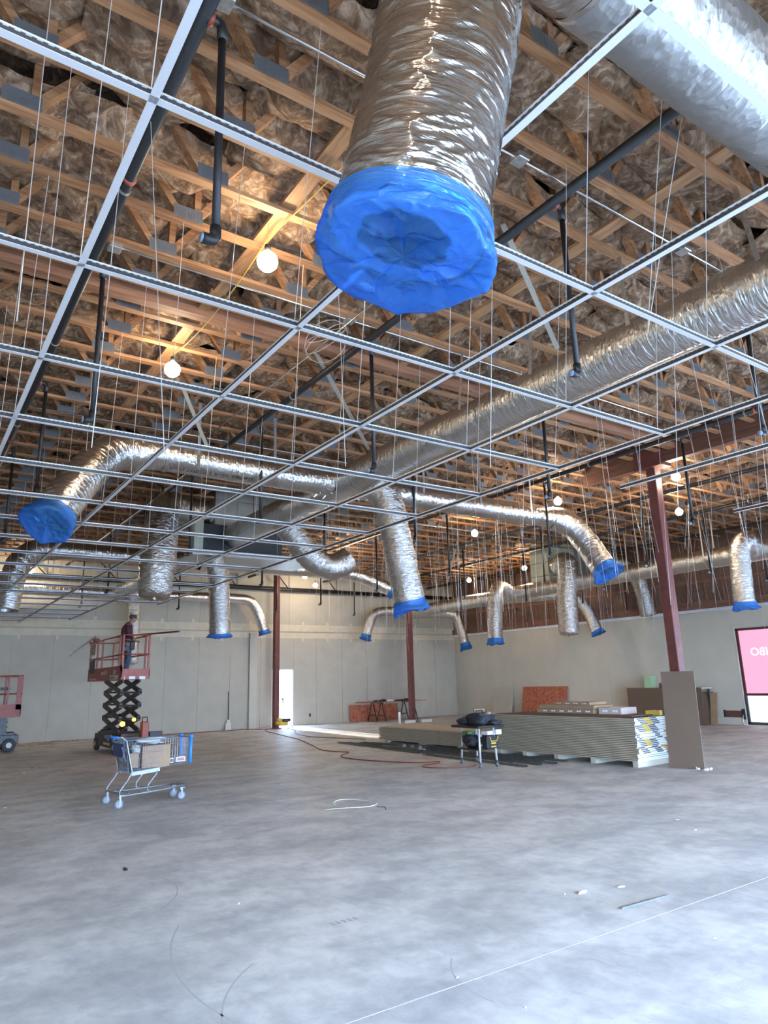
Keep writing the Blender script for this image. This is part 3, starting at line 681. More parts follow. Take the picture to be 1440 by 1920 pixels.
def wrinkled(s, th, r, seed, amp, flex):
    S, TH = np.meshgrid(s, th, indexing='ij'); tn = TH/(2*PI)
    d = np.zeros_like(S)
    if flex:
        if r > .26:
            w1 = ridge(vnoise(S*17+5*vnoise(S*2.5, tn*5, seed+1, 5), tn*9, seed, 9))**5; w2 = ridge(vnoise(S*31+6*vnoise(S*3, tn*6, seed+3, 6), tn*15, seed+2, 15))**6
            return S, TH, amp*(1.0*w1+.7*w2+1.6*(vnoise(S*3, tn*4, seed+6, 4)-.5)+.3*(vnoise(S*14, tn*10, seed+7, 10)-.5))-.004
        d += amp*(ridge(vnoise(S*15+3.2*vnoise(S*5, tn*8, seed+1, 8), tn*11, seed, 11))-.5)
        d += amp*.55*(ridge(vnoise(S*44+4.0*vnoise(S*9, tn*12, seed+4, 12), tn*14, seed+2, 14))-.5)
        d += amp*1.1*(vnoise(S*4, tn*6, seed+6, 6)-.5)
    else:
        up = np.clip(.5+.5*np.sin(TH), 0, 1)
        d += amp*.55*(vnoise(S*3, tn*5, seed, 5)-.5)+amp*.55*(ridge(vnoise(S*14+2*vnoise(S*3, tn*6, seed+1, 6), tn*16, seed+2, 16))**2-.3)
        d += -.9*amp*(np.abs(((S+.4*seed) % 1.52)-.76) > .742)
    d += .012*(vnoise(S*1.6, tn*4, seed+8, 4)-.5)
    return S, TH, d
def duct(lab, pts, r, flex_from=None, seed=0, amp=.014, ds=.022, nth=56, cap=None, mat=None, name='insulated_duct', r_end=None, group=None, frayed=False, tie=False):
    t = thing(name, lab, 'duct', tuple(pts[0])); org = np.array(pts[0], float)
    C_, s = smooth_path(pts, ds); C_ = C_-org; T, U, V = frames(C_); th = np.linspace(0, 2*PI, nth, endpoint=False)
    Ltot = s[-1]; ff = Ltot*2 if flex_from is None else Ltot-flex_from
    S, TH, dn = wrinkled(s, th, r, seed, amp*.55, False); _, _, df = wrinkled(s, th, r, seed, amp, True)
    wgt = np.clip((S-ff)/.25, 0, 1); dd = dn*(1-wgt)+df*wgt
    # squeeze lines at elbows
    curv = np.concatenate([[0], np.linalg.norm(np.diff(T, axis=0), axis=1)/ds]); curv = np.convolve(curv, np.ones(9)/9, 'same')
    dd += (np.clip(curv, 0, 4)/4)[:, None]*.022*(ridge(vnoise(S*16, TH/(2*PI)*3, seed+9, 3))-.6)
    rr = np.full(len(s), float(r))
    if r_end: rr = r+(r_end-r)*np.clip((s-ff+.2)/.5, 0, 1)
    if tie:
        e = np.clip((s-(Ltot-.12))/.12, 0, 1); rr = rr*(1-.12*e**2)
    R_ = rr[:, None]+dd
    P_ = C_[:, None, :]+U[:, None, :]*(R_*np.cos(TH))[..., None]+V[:, None, :]*(R_*np.sin(TH))[..., None]
    uv = np.stack([TH*r, S], -1)
    grid_obj('foil_jacket', P_, mat or M['foil_flex' if flex_from and flex_from > Ltot*.5 else 'foil'], t, uv)
    # tape bands
    if not tie and flex_from is not None and ff > .4:
        k0 = int(np.searchsorted(s, ff)); k0 = min(max(k0, 2), len(s)-4); ring = C_[k0:k0+4, None, :]+(U[k0:k0+4, None, :]*np.cos(th)[None, :, None]+V[k0:k0+4, None, :]*np.sin(th)[None, :, None])*(rr[k0]+.012)
        grid_obj('foil_tape_band', ring, M['foil'], t, np.stack([np.tile(th*r, (4, 1)), np.tile(s[k0:k0+4, None], (1, nth))], -1))
    e = -1; Ce, Te, Ue, Ve, re = C_[e], T[e], U[e], V[e], rr[e]
    if tie:   # gathered silver end
        m = MB(); rng = np.random.RandomState(seed+50); nn = 28; prof = [(re*1.0, 0), (re*.93, .03), (re*.6, .05), (.05, .045), (.02, .05), (.03, .075), (.01, .10)]
        rows = []
        for (pr, h) in prof:
            rows.append([Ce+Te*(h+.01*math.sin(k_*3.1))+(Ue*math.cos(2*PI*k_/nn)+Ve*math.sin(2*PI*k_/nn))*pr*(1+.14*math.sin(k_*2.9)) for k_ in range(nn)])
        A_ = np.array(rows); grid_obj('gathered_end', A_, M['foil'], t, np.stack([np.tile(np.linspace(0, 1, nn), (len(prof), 1)), np.tile(np.linspace(0, .3, len(prof))[:, None], (1, nn))], -1))
    if cap: plastic_cap(t, C_, s, T, U, V, rr, seed, cap)
    if frayed:
        m = MB(); rng = random.Random(seed)
        for k_ in range(26):
            a = rng.uniform(0, 2*PI); i_ = int(rng.uniform(.0, 1.)*min(len(s)-1, 14)); p = C_[i_]+(U[i_]*math.cos(a)+V[i_]*math.sin(a))*(r+.005)
            d = (U[i_]*math.cos(a)+V[i_]*math.sin(a))*rng.uniform(.02, .07)+T[i_]*rng.uniform(-.06, .06); m.tube([p, p+d*.6, p+d], [.012, .007, .002], 4)
        m.build('torn_foil_edge', M['foil'], t)
    return t
def plastic_cap(t, C_, s, T, U, V, rr, seed, cap):
    sleeve, drop, flare = cap; L_ = s[-1]; big = rr[-1] > .25
    nth = 160 if big else 72; th = np.linspace(0, 2*PI, nth, endpoint=False); tn = th/(2*PI)
    k0 = int(np.searchsorted(s, L_-sleeve)); base = C_[-1]; Te, Ue, Ve, re = T[-1], U[-1], V[-1], rr[-1]
    rows = []; ns = 22 if big else 10; rng = np.random.RandomState(seed)
    edge = sleeve*(.85+.3*vnoise(tn*0+1, tn*5, seed+2, 5))
    for i in range(ns+1):       # sleeve wrapped round the jacket
        f = i/ns; d = -edge*(1-f)
        wr_ = .011*ridge(vnoise(f*9+tn*0+vnoise(f*3+tn*0, tn*6, seed, 6)*2, tn*7, seed+3, 7))
        rad = re+.014+wr_+.01*f
        rows.append(base+Te*d[:, None]+(Ue*np.cos(th)[:, None]+Ve*np.sin(th)[:, None])*rad[:, None])
    out = flare*(.1+1.3*vnoise(tn*0+3, tn*7, seed+5, 7))+(.045 if big else .02)*ridge(vnoise(tn*0+5, tn*5, seed+15, 5))**5; low = drop*(.35+.9*vnoise(tn*0+7, tn*4, seed+6, 4)+.5*ridge(vnoise(tn*0+2, tn*5, seed+16, 5))**4)
    nb = 10
    for i in range(1, nb+1):    # loose skirt bulging past the end
        f = i/nb; g = math.sin(f*PI*.62)
        cr_ = (.009 if big else .024)*(ridge(vnoise(f*5+tn*0, tn*26, seed+8, 26))-.5)*(1+f)
        rad = re+.024+out*g+cr_; rows.append(base+Te*(low*f)[:, None]+(Ue*np.cos(th)[:, None]+Ve*np.sin(th)[:, None])*rad[:, None])
    edge_r = re+.024+out*math.sin(PI*.62); nm = 26 if big else 12
    for i in range(1, nm+1):    # membrane across the opening
        f = 1-i/nm; f = max(f, .002)
        px_ = np.cos(th)*f*3+5; py_ = np.sin(th)*f*3+5
        dent = -.03*(1-f)*(1-f*.4)+ .035*(ridge(vnoise(px_*1.1, py_*1.1, seed+11))-.5)*(1-abs(2*f-1)**3)+.010*(ridge(vnoise(px_*3.3, py_*3.3, seed+12))-.5)*(f < .98)+(0 if big else .05)*(vnoise(px_*2.6, py_*2.6, seed+21)-.5)*(f < .98)-.022*(ridge(vnoise(tn*0+f*1.2, tn*17, seed+13, 17))**3)*f*(1-f)*4
        lowf = low*f+low.mean()*(1-f)
        rows.append(base+Te*(lowf+dent*(1 if big else .5))[:, None]+(Ue*np.cos(th)[:, None]+Ve*np.sin(th)[:, None])*(edge_r*f)[:, None])
    grid_obj('plastic_cap', np.array(rows), M['film'], t)
    if big:
        B_ = lambda a: Vector(tuple(a)); a0 = base-Te*.012; m = MB(); nn = 40; off = Ue*.02
        for q, (r1, r2, dz1, dz2) in enumerate(((re-.002, .155, 0, .0),)):
            A1 = [a0+(Ue*math.cos(2*PI*i/nn)+Ve*math.sin(2*PI*i/nn))*r1 for i in range(nn)]; A2 = [a0+off+(Ue*math.cos(2*PI*i/nn)+Ve*math.sin(2*PI*i/nn))*r2*(1+.06*math.sin(i*1.3)) for i in range(nn)]
            m._add(A1+A2, [(i, (i+1) % nn, nn+(i+1) % nn, nn+i) for i in range(nn)])
        m.build('insulation_ring', bpy.data.materials['white_wool'], t)
        m = MB(); m.cyl(a0+off, C_[-14 if len(C_) > 30 else 0]+off, .155, 28, caps=False); m.cyl(C_[-14]+off, C_[-15]+off, .156, 28); m.build('inner_liner', bpy.data.materials['dark_interior'], t)  # liner coloured near black to give the dark duct interior

flat('white_wool', (.72,.72,.70), .9); dk = flat('dark_interior', (.035,.037,.04), .8)  # near-black colour stands in for shade inside duct end and air box
# the trunk under the trusses and its branches
duct('long silver trunk duct crossing the picture from the right edge down to the air box', [(5.93,-2.6,4.9),(5.93,2,4.9),(5.95,6,4.91),(5.92,10,4.9),(5.93,14.45,4.86)], .265, None, 1, .022, .03, 72, name='trunk_duct')
duct('silver trunk duct leaving the far side of the left air box', [(5.93,15.65,4.75),(5.93,20,4.75),(5.93,24.5,4.75)], .24, None, 2, .02, .06, 40, name='trunk_duct')
duct('silver duct overhead at top right, marked in black, feeding the big hanging duct', [(5.68,1.5,4.9),(4.4,1.5,4.9),(3.0,1.5,4.9),(2.3,1.5,4.9)], .275, None, 3, .022, .016, 96, name='branch_duct', mat=M['foil_dull'])
duct('huge crinkled silver duct hanging in front at top centre with a blue plastic cap', [(2.32,1.5,4.9),(1.95,1.49,4.86),(1.6,1.46,4.62),(1.42,1.45,4.2),(1.34,1.49,3.7),(1.23,1.59,3.01)], .272, 2.0, 4, .0062, .0075, 200, cap=(.07,.085,.03), mat=M['foil_big'], name='flexible_duct', r_end=.256)
duct('silver branch duct at left bending down to a blue-capped end', [(5.7,9.78,4.9),(4.5,9.8,4.9),(3.2,9.85,4.93),(2.55,9.85,4.93),(2.1,9.7,4.78),(1.75,9.35,4.35),(1.33,8.95,3.62)], .225, 2.5, 5, .017, .016, 84, cap=(.07,.16,.03), name='flexible_duct', r_end=.245, frayed=True)
duct('silver branch duct right of centre with a blue-capped end above the leaning board', [(6.15,9.78,4.9),(8,9.82,4.9),(10.2,9.85,4.9),(11.3,9.85,4.9),(11.8,9.8,4.78),(12.0,9.6,4.4),(12.02,9.15,3.68)], .215, 2.0, 6, .015, .02, 64, cap=(.12,.08,.04), name='flexible_duct', r_end=.26, frayed=True)
duct('long straight silver drop duct in the centre with a ragged blue end', [(6.12,9.15,4.78),(6.25,8.9,4.5),(6.32,8.8,4.0),(6.62,8.85,2.78)], .22, 9, 7, .013, .016, 72, cap=(.06,.12,.03), name='flexible_duct', r_end=.235)
duct('short curled silver duct under the trunk with its end tied shut', [(5.95,12.0,4.72),(6.1,11.9,4.45),(6.45,11.8,4.0),(6.8,11.8,3.83),(7.08,11.77,3.88),(7.26,11.74,4.0)], .22, 9, 8, .013, .02, 56, tie=False, name='flexible_duct', r_end=.25)
duct('fat silver duct hanging beside the left air box with its end tied shut', [(5.5,14.95,5.40),(5.0,14.9,5.42),(4.35,14.1,5.28),(3.92,13.1,4.75),(3.68,12.5,4.0),(3.60,12.35,3.18)], .24, 9, 9, .02, .018, 80, tie=True, name='flexible_duct', r_end=.30)
duct('silver drop duct below the left air box with a thin blue collar', [(5.52,14.6,4.36),(5.62,14.58,4.0),(5.69,14.6,3.3),(5.73,14.65,2.66)], .225, 9, 10, .013, .02, 56, cap=(.03,.05,.03), name='flexible_duct')
duct('far silver branch duct at the left edge, bending down out of view', [(5.7,17.2,4.72),(4,17.2,4.72),(2.6,17.2,4.72),(2.15,17.1,4.6),(1.9,16.95,4.2),(1.78,16.9,3.3)], .2, 2, 11, .014, .03, 48, name='flexible_duct', r_end=.25, frayed=True)
duct('far silver branch duct whose sloping end carries a small blue cap', [(6.2,17.4,4.72),(8.5,17.45,4.74),(10.4,17.5,4.76),(11.2,17.4,4.65),(12.2,17.2,4.27)], .2, 1.3, 12, .014, .03, 48, cap=(.12,.05,.02), name='flexible_duct', r_end=.2, frayed=True)
duct('thin far silver duct running left under the ceiling grid by the back wall', [(5.7,24.2,4.7),(4,24.2,4.7),(2.9,24.2,4.7),(2.4,24.1,4.5),(2.2,24.0,3.9)], .19, 1, 13, .014, .04, 40, name='flexible_duct')
duct('silver drop duct hanging behind the man on the lift', [(6.1,24.3,4.75),(6.28,24.25,4.6),(6.38,24.2,4.2),(6.42,24.2,2.4)], .21, 9, 14, .013, .03, 44, tie=True, name='flexible_duct')
duct('far silver duct with blue end left of the column at the doorway', [(6.3,24.3,4.7),(8.5,24.25,4.7),(10.0,24.2,4.7),(10.6,24.15,4.6),(10.9,24.1,4.2),(11.18,24.1,3.45)], .18, 1.6, 15, .014, .035, 44, cap=(.12,.05,.03), name='flexible_duct', frayed=True)
duct('second long silver trunk duct, along the right-hand side', [(17.0,4.6,4.45),(17.1,9,4.45),(17.4,15,4.45),(17.7,20,4.42),(17.95,24.4,4.4)], .25, None, 16, .02, .05, 48, name='trunk_duct')
duct('silver elbow duct with blue end left of the fat tied duct on the right', [(17.35,17.4,4.5),(16.85,17.3,4.6),(16.55,17.2,4.35),(16.42,17.2,3.6),(16.38,17.2,2.75)], .21, 9, 17, .014, .022, 56, cap=(.13,.08,.04), name='flexible_duct', r_end=.24, frayed=True)
duct('fat silver duct with tied end hanging in front of the right air box', [(17.35,15.1,5.0),(17.3,14.8,5.15),(17.15,14.5,4.95),(17.0,14.5,4.2),(16.93,14.5,2.85)], .27, 9, 18, .014, .022, 64, tie=True, name='flexible_duct', r_end=.31)
duct('slim silver duct with blue end right of the fat tied duct', [(17.7,18.4,4.35),(18.6,17.6,4.42),(19.5,16.8,4.42),(19.85,16.3,4.1),(20.0,15.85,3.0)], .2, 2.2, 19, .014, .03, 44, cap=(.09,.05,.03), name='flexible_duct', frayed=True)
duct('silver duct with tied end hanging just left of the near red column', [(19.9,15.0,5.35),(20.3,14.7,5.25),(20.5,14.4,4.8),(20.5,14.2,4.2),(20.5,14.12,3.5)], .24, 9, 20, .014, .024, 52, tie=True, name='flexible_duct', r_end=.27)
duct('silver duct with blue end at the right edge above the pink window', [(16.95,8.5,4.5),(16.5,8.45,4.65),(16.25,8.5,4.45),(16.22,8.55,3.9),(16.28,8.6,3.08)], .22, 9, 21, .014, .02, 56, cap=(.10,.08,.05), name='flexible_duct', r_end=.23, frayed=True)
duct('bent silver duct with blue end left of the column with pale blocks', [(17.6,24.0,4.4),(16.6,24.0,4.42),(16.05,24.0,4.25),(15.8,24.0,3.8),(15.62,24.0,3.3)], .19, 9, 22, .014, .03, 44, cap=(.14,.07,.04), name='flexible_duct', frayed=True)
duct('bent silver duct with blue end right of the column with pale blocks', [(17.9,23.7,4.32),(18.7,23.2,4.34),(19.3,22.7,4.22),(19.4,22.5,3.8),(19.4,22.15,2.88)], .19, 9, 23, .014, .03, 44, cap=(.14,.09,.05), name='flexible_duct', frayed=True)

# marks printed on the foil
def wrap_text(s, size, axis_pt, r, ang, along, parent_name, sgn=1, circ=False):
    me = text_mesh(s, size, .0); vs = np.zeros(len(me.vertices)*3); me.vertices.foreach_get('co', vs); vs = vs.reshape(-1, 3)
    out = []
    for (u, v, _) in vs:
        if circ: a = ang+sgn*u/r; x_ = along+v
        else: a = ang+v/r; x_ = along+sgn*u
        out.append((x_, axis_pt[1]+r*math.cos(a), axis_pt[2]+r*math.sin(a)))
    me.vertices.foreach_set('co', np.array(out).ravel()); me.materials.clear(); me.materials.append(M['ink']); return me
for o in COL.objects:
    lb = o.get('label', '')
    if lb.startswith('silver branch duct at left'):
        me = wrap_text('FLEXE TYPE ME 3  R-10.0  INSTALLED R 6.3 PSI', .085, (0, 9.82, 4.915), .243, PI+PI*.28, 2.95, None)
        p = link_mesh('printed_text', me, o); p.location = -o.location
    if lb.startswith('silver duct overhead at top right'):
        me = wrap_text('1/2  2L   FMC   W', .10, (0, 1.5, 4.9), .315, -PI*.20, 4.05, None, -1, True)
        p = link_mesh('printed_text', me, o); p.location = -o.location

# air boxes (plenums)

pb = thing('air_box', 'grey sheet-metal air box under the roof where the long trunk duct ends', 'air box', (0,0,0))
gv = flat('box_steel', (.30,.29,.265), .45, .6, .12, 4); gl = flat('box_steel_lit', (.50,.52,.40), .45, .4, .1, 4)  # second steel is a paler copy, its lit tone put into the colour
for (a, b) in ((5.52, 6.45), (6.455, 7.35)): 
    MB().box(a, b-.005, 14.6, 15.55, 5.12, 5.70).build('panel', gv, pb, bevel=.006); MB().box(a, b-.005, 14.6, 15.55, 5.705, 6.45).build('panel', gv, pb, bevel=.006)
MB().box(5.26, 7.2, 14.62, 15.5, 4.5, 5.115).build('dark_gap_block', dk, pb)  # solid dark block stands in for the shaded open gap
MB().box(5.04, 5.25, 14.55, 14.75, 4.42, 5.2).build('post', gl, pb, bevel=.006)
MB().box(4.98, 8.05, 14.45, 15.7, 4.38, 4.42).box(4.98, 8.05, 14.45, 14.47, 4.42, 4.50).build('drip_pan', M['galv'], pb)
p2 = thing('air_box', 'pale lit sheet-metal air box at right above the second trunk duct', 'air box', (0,0,0))
for j in range(4): MB().box(17.35, 18.7, 15.5, 16.3, 4.40+j*.44, 4.83+j*.44).build('panel', gl, p2, bevel=.008)
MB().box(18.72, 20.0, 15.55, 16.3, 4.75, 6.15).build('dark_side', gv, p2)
MB().box(20.02, 20.62, 15.5, 16.2, 5.0, 6.2).build('side_panel', gl, p2, bevel=.008)

# duct hangers: steel straps down from the chords
def strap(x_, y_, z_, r, lab, grp):
    t = thing('duct_hanger', lab, 'strap', (x_, y_, 0), group=grp); m = MB()
    pts = [(-r-.012, 0, ZC+.03), (-r-.012, 0, z_)]+[( (r+.012)*math.cos(a), 0, z_+(r+.012)*math.sin(a)) for a in [PI+PI*i/12 for i in range(13)]]+[(r+.012, 0, z_), (r+.012, 0, ZC+.03)]
    for p, q in zip(pts[:-1], pts[1:]): m.bar(p, q, .035, .002, (0,0,1) if abs(q[2]-p[2]) < abs(q[0]-p[0]) else (1,0,0))
    m.build('strap', M['galv'], t)
for yy in (2.42, 3.72, 5.05, 6.3, 7.7, 10.9, 12.3, 13.6): 
    t = MB().bar((5.62, snap(yy), ZC+.04), (5.62, yy, 4.98), .003, .045, (0,1,0)); o = t.build('duct_hanger', M['galv'])
    tag(o, ORD[(2.42, 3.72, 5.05, 6.3, 7.7, 10.9, 12.3, 13.6).index(yy)]+' flat steel strap on the long trunk duct, counted from the camera', 'strap', 'straps on the long trunk duct')
for yy in (18, 20.5, 23): strap(5.93, yy, 4.75, .25, {18: 'near', 20.5: 'middle', 23: 'far'}[yy]+' steel strap looped under the far trunk duct beyond the left air box', 'straps on the far left trunk')
for yy in (6.5, 9.8, 12.2, 19, 21.5): strap(17.1+.05*(yy-9), yy, 4.43, .265, ORD[(6.5, 9.8, 12.2, 19, 21.5).index(yy)]+' steel strap looped under the second trunk duct, counted from its near end', 'straps on the second trunk')
for xx in (3.35, 4.6): 
    t = MB().bar((xx, 9.62, ZC+.04), (xx, 9.60, 4.95), .045, .003, (0,1,0)).bar((xx, 9.62, 4.95),(xx, 9.57, 4.7), .045, .003, (0,1,0)); tag(t.build('duct_hanger', M['galv']), ('left' if xx < 4 else 'right')+' one of two flat steel straps holding the left branch duct', 'strap', 'straps on the left branch duct')
for xx in (7.6, 9.0, 10.4): strap_ = MB().bar((xx, 9.6, ZC+.04), (xx, 9.6, 4.9), .045, .003, (0,1,0)); tag(strap_.build('duct_hanger', M['galv']), {7.6: 'left', 9.0: 'middle', 10.4: 'right'}[xx]+' one of three flat steel straps holding the right branch duct', 'strap', 'straps on the right branch duct')
for (a, b, l) in (((4.25,4.0,ZC+.02),(5.62,4.62,5.12),'right of the big blue cap'), ((3.95,7.15,ZC+.02),(5.70,8.55,5.13),'left of the long trunk duct, mid picture'), ((2.9,9.1,ZC),(3.55,9.75,5.1),'short one above the left branch duct'), ((13.9,16.0,ZC),(14.6,17.4,4.7),'slanting one far back over the right-hand ducts')):
    tag(MB().bar(a, b, .05, .02, (0,0,1)).build('diagonal_strut', flat('pale_strut', (.48,.46,.40), .5, .5) if 'pale_strut' not in bpy.data.materials else bpy.data.materials['pale_strut']), 'pale steel strut slanting down from the trusses, '+l, 'strut')

# ================================================================ WALLBOARD STACKS
def wallboard(name_lab, grp, x0, y0, L_, n, z0, th_, seed, tape, wdt=1.2):
    rng = random.Random(seed)
    for i in range(n):
        dx, dy = rng.uniform(-.012, .012), rng.uniform(-.02, .02)
        t = thing('wallboard_bundle', name_lab % ORD[i], 'wallboard', (x0+dx, y0+dy, z0+i*th_), group=grp)
        MB().box(0, wdt, 0, L_, .0, th_-.012, 0).box(.06, wdt-.06, .06, L_-.06, th_-.012, th_, 1).build('sheet_pair', [M['board_edge'], M['paper_brown'] if wdt < 1.1 else M['top_tan']], t)  # tall stack's brown core darkens the recessed gaps, shade put into colour
        if tape:
            e = MB().box(0, wdt, -.0025, -.0002, .001, th_-.005, 0)
            row = i//4; s_ = rng.uniform(-.015, .015)
            blocks = {0: ((.95, 1.1),), 1: ((.12, .30), (.52, .68)), 2: ((.12, .28), (.45, .62), (.9, 1.06)), 3: ((.06, .12), (.6, .72)), 4: ((.10, .28), (.46, .66)), 5: ((.16, .34), (.52, .70)), 6: ((.5, .66),)}.get(row, ())
            yel = {1: (.80, .98), 2: (.30, .44), 3: (.92, 1.04), 4: (.29, .45), 5: (.35, .51), 6: (.66, .8)}.get(row)
            off = -.03*(i % 4)
            for (a, b) in blocks: e.box(a+off+s_, b+off+s_+.03, -.0032, -.0025, th_*.12, th_*.66, 1)
            if yel and not (row == 0): e.box(yel[0]+off+s_, yel[1]+off+s_, -.0032, -.0025, .001, th_-.005, 2)
            e.build('end_tape', [M['label'], M['ink'], M['yellow']], t)
    return z0+n*th_
NS, TH = 24, .0305
top = wallboard('%s wallboard pair from the bottom of the tall stack with printed end tape', 'wallboards in the tall stack', 10.85, 8.0, 3.66, NS, .10, TH, 1, True, 1.05)
for i, yy in enumerate((8.03, 8.95, 9.85, 10.7, 11.45)):
    s_ = MB().box(10.86, 11.88, yy, yy+.11, 0, .10).build('stack_sleeper', M['drywall2']); tag(s_, 'pale gypsum sleeper under the tall wallboard stack, '+['at its printed end','second from the printed end','middle one','second from the far end','at its far end'][i], 'sleeper')
tp = MB().box(10.92, 11.86, 8.3, 11.3, top+.001, top+.012).box(10.98, 11.80, 8.15, 10.9, top+.012, top+.03).build('loose_board', M['paper_brown']); tag(tp, 'loose brown-faced board lying on the tall wallboard stack', 'board')
top2 = wallboard('%s wallboard pair from the bottom of the low stack behind the tool bench', 'wallboards in the low stack', 10.95, 12.6, 3.64, 10, .06, .034, 2, True)
s_ = MB().box(10.98, 12.1, 12.9, 13.0, 0, .06).box(10.98, 12.1, 14.4, 14.5, 0, .06).box(10.98, 12.1, 15.9, 16.0, 0, .06).build('stack_sleepers', M['drywall2']); tag(s_, 'sleepers under the low wallboard stack', 'sleeper', kind='stuff')

# cartons on the stack
def carton(x, y, z, lx, ly, lz, rz, lab, mat=None, marks=True):
    t = thing('carton', lab, 'carton', (x, y, z), rz); mt = mat or M['card']
    MB().box(-lx/2, lx/2, -ly/2, ly/2, 0, lz).build('box', mt, t, bevel=.004)
    m = MB(); m.box(-lx/2-.001, lx/2+.001, -.025, .025, lz, lz+.001)
    if marks:
        for k_ in range(int(ly/.22)):
            yy = -ly/2+.08+k_*.22; m.box(-lx/2-.0012, -lx/2, yy, yy+.045, lz*.35, lz*.68); m.box(-lx/2-.0012, -lx/2, yy+.06, yy+.105, lz*.35, lz*.68)
    m.build('printed_marks', M['label'], t)
    return t
tz = top+.031
carton(11.45, 9.85, tz, .62, 1.45, .085, 0, 'long flat brown carton lowest in the pile on the tall wallboard stack')
carton(11.47, 9.84, tz+.087, .60, 1.40, .07, .01, 'long flat brown carton in the middle of the pile on the tall wallboard stack', marks=False)
carton(11.5, 9.75, tz+.159, .5, .95, .055, -.03, 'short flat brown carton topmost in the pile on the tall wallboard stack')
carton(11.45, 8.8, tz, .5, .5, .12, .05, 'pale small carton beside the pile on the tall wallboard stack', flat('pale_card', (.52,.42,.36), .8))
carton(11.72, 8.2, tz-.03, .25, .25, .09, .4, 'small crumpled yellow-brown carton at the printed end of the tall wallboard stack', M['yellow'], False)

# ================================================================ BOARDS LEANING
def leaning(name, lab, cat, p0, p1, hgt_, lean, nrm, th_, mat, edge=None):
    p0, p1, n = Vector(p0), Vector(p1), Vector(nrm).normalized(); up = Vector((0,0,math.sqrt(max(.01, hgt_*hgt_-lean*lean))))+n*lean
    fn = (p1-p0).normalized().cross(up.normalized()); fn = fn if fn.dot(n) > 0 else -fn
    vs = [p0, p1, p1+up, p0+up]; vs += [v+fn*th_ for v in vs]; lz = -min(v.z for v in vs)
    vs = [v+Vector((0,0,lz+.001)) for v in vs]; org = (vs[0]+vs[1])/2; org.z = 0; vs = [v-org for v in vs]
    m = MB(); m._add(vs, [(0,1,2,3),(4,7,6,5),(0,4,5,1),(1,5,6,2),(2,6,7,3),(3,7,4,0)])
    m.m = [0, 0, 1, 1, 1, 1]
    o = m.build(name, [mat, edge or mat]); o.location = org; tag(o, lab, cat); return o
leaning('brown_board', 'tall brown-faced wallboard offcut leaning against the near red column', 'wallboard', (11.16, 7.62, 0), (11.40, 7.12, 0), 1.63, .22, (.90, .43, 0), .014, M['paper_brown'], M['label'])
rb = MB()
rng = random.Random(4)
for i in range(9):
    c0 = Vector((11.36+rng.uniform(-.1, .08), 7.12+rng.uniform(-.12, .22), .02)); rb.box(c0.x-.03, c0.x+.03, c0.y-.02, c0.y+.02, 0, .02+.02*rng.random())
o = rb.build('gypsum_crumbs', M['label']); tag(o, 'white gypsum crumbs at the foot of the leaning brown board', 'debris', kind='stuff')
leaning('grey_board', 'plain grey wallboard leaning on the right wall left of the red panel', 'wallboard', (20.95, 22.45, 0), (20.95, 21.35, 0), 1.2, .2, (1, 0, 0), .013, M['drywall'], M['label'])
rp = leaning('strand_board', 'red oriented-strand panel leaning on the right wall behind the cartons', 'panel', (20.9, 20.75, 0), (20.9, 18.45, 0), 1.22, .25, (1, 0, 0), .018, M['osb_red'])
def knots(parent, ax, u0, u1, z0, z1, pos, nu, nz, lean=0):
    m = MB(); rng = random.Random(9)
    for i in range(nu):
        for j in range(nz):
            u = u0+(u1-u0)*(i+.5)/nu+rng.uniform(-.04, .04); z = z0+(z1-z0)*(j+.5)/nz; d = pos+lean*(z/z1)
            if ax == 'x': m.cyl((d-.004, u, z), (d, u, z), .022, 8)
            else: m.cyl((u, d-.004, z), (u, d, z), .022, 8)
    o = m.build('stamped_dots', M['rust'] if False else bpy.data.materials['dot_print'], parent); o.location = [-c for c in parent.location]
flat('dot_print', (.09, .02, .015), .8)
knots(rp, 'x', 20.6, 18.6, .1, 1.15, 20.905, 5, 7, .235)
cb = thing('board_crate', 'low wide counter clad in brown-faced board behind the leaning brown board', 'counter', (20.75, 13.9, 0))
MB().box(-.30, -.285, -1.35, 1.35, .0, 1.13).build('front_board', M['paper_brown'], cb)
MB().box(-.284, .30, -1.34, 1.34, 1.08, 1.125).build('top_board', M['drywall2'], cb); [MB().box(a, a+.05, b, b+.05, 0, 1.08).build('leg', M['stud'], cb) for a in (-.25, .2) for b in (-1.3, 1.25)]
gb = thing('green_carton', 'pale green box standing on the brown counter by the right wall', 'carton', (20.65, 14.45, 1.126)); MB().box(-.12, .12, -.14, .16, 0, .38).build('box', M['green'], gb, bevel=.005); MB().box(-.121, -.12, -.14, .16, .30, .305).build('lid_line', M['ink'], gb)
for i, (yy, h_, m_) in enumerate(((14.05, .16, 'black'), (13.9, .11, 'yellow'), (13.75, .09, 'black'), (13.55, .12, 'cream'))):
    t = MB().lathe([(.05, 0), (.055, .02), (.04, h_*.7), (.02, h_)], (20.6, yy, 1.126), 10).build('glue_tub' if i % 2 else 'spray_bottle', M[m_], None, True)
    tag(t, ['black bottle next to the green box on the counter','small yellow tub on the counter right of the black bottle','low black tub on the counter, third from the green box','pale tub on the counter partly behind the leaning board'][i], 'bottle')
for i, (a, b, hh) in enumerate((((20.85, 12.95, 0), (20.85, 12.55, 0), 1.0), ((20.80, 12.60, 0), (20.80, 12.38, 0), .97))):
    leaning('flat_carton', ['folded dark brown carton leaning on the right wall, left one of two', 'folded light brown carton with dark print leaning on the right wall, right one of two'][i], 'carton', a, b, hh, .2, (1,0,0), .03, flat('dark_card', (.20,.125,.08), .85) if i == 0 else M['card'])
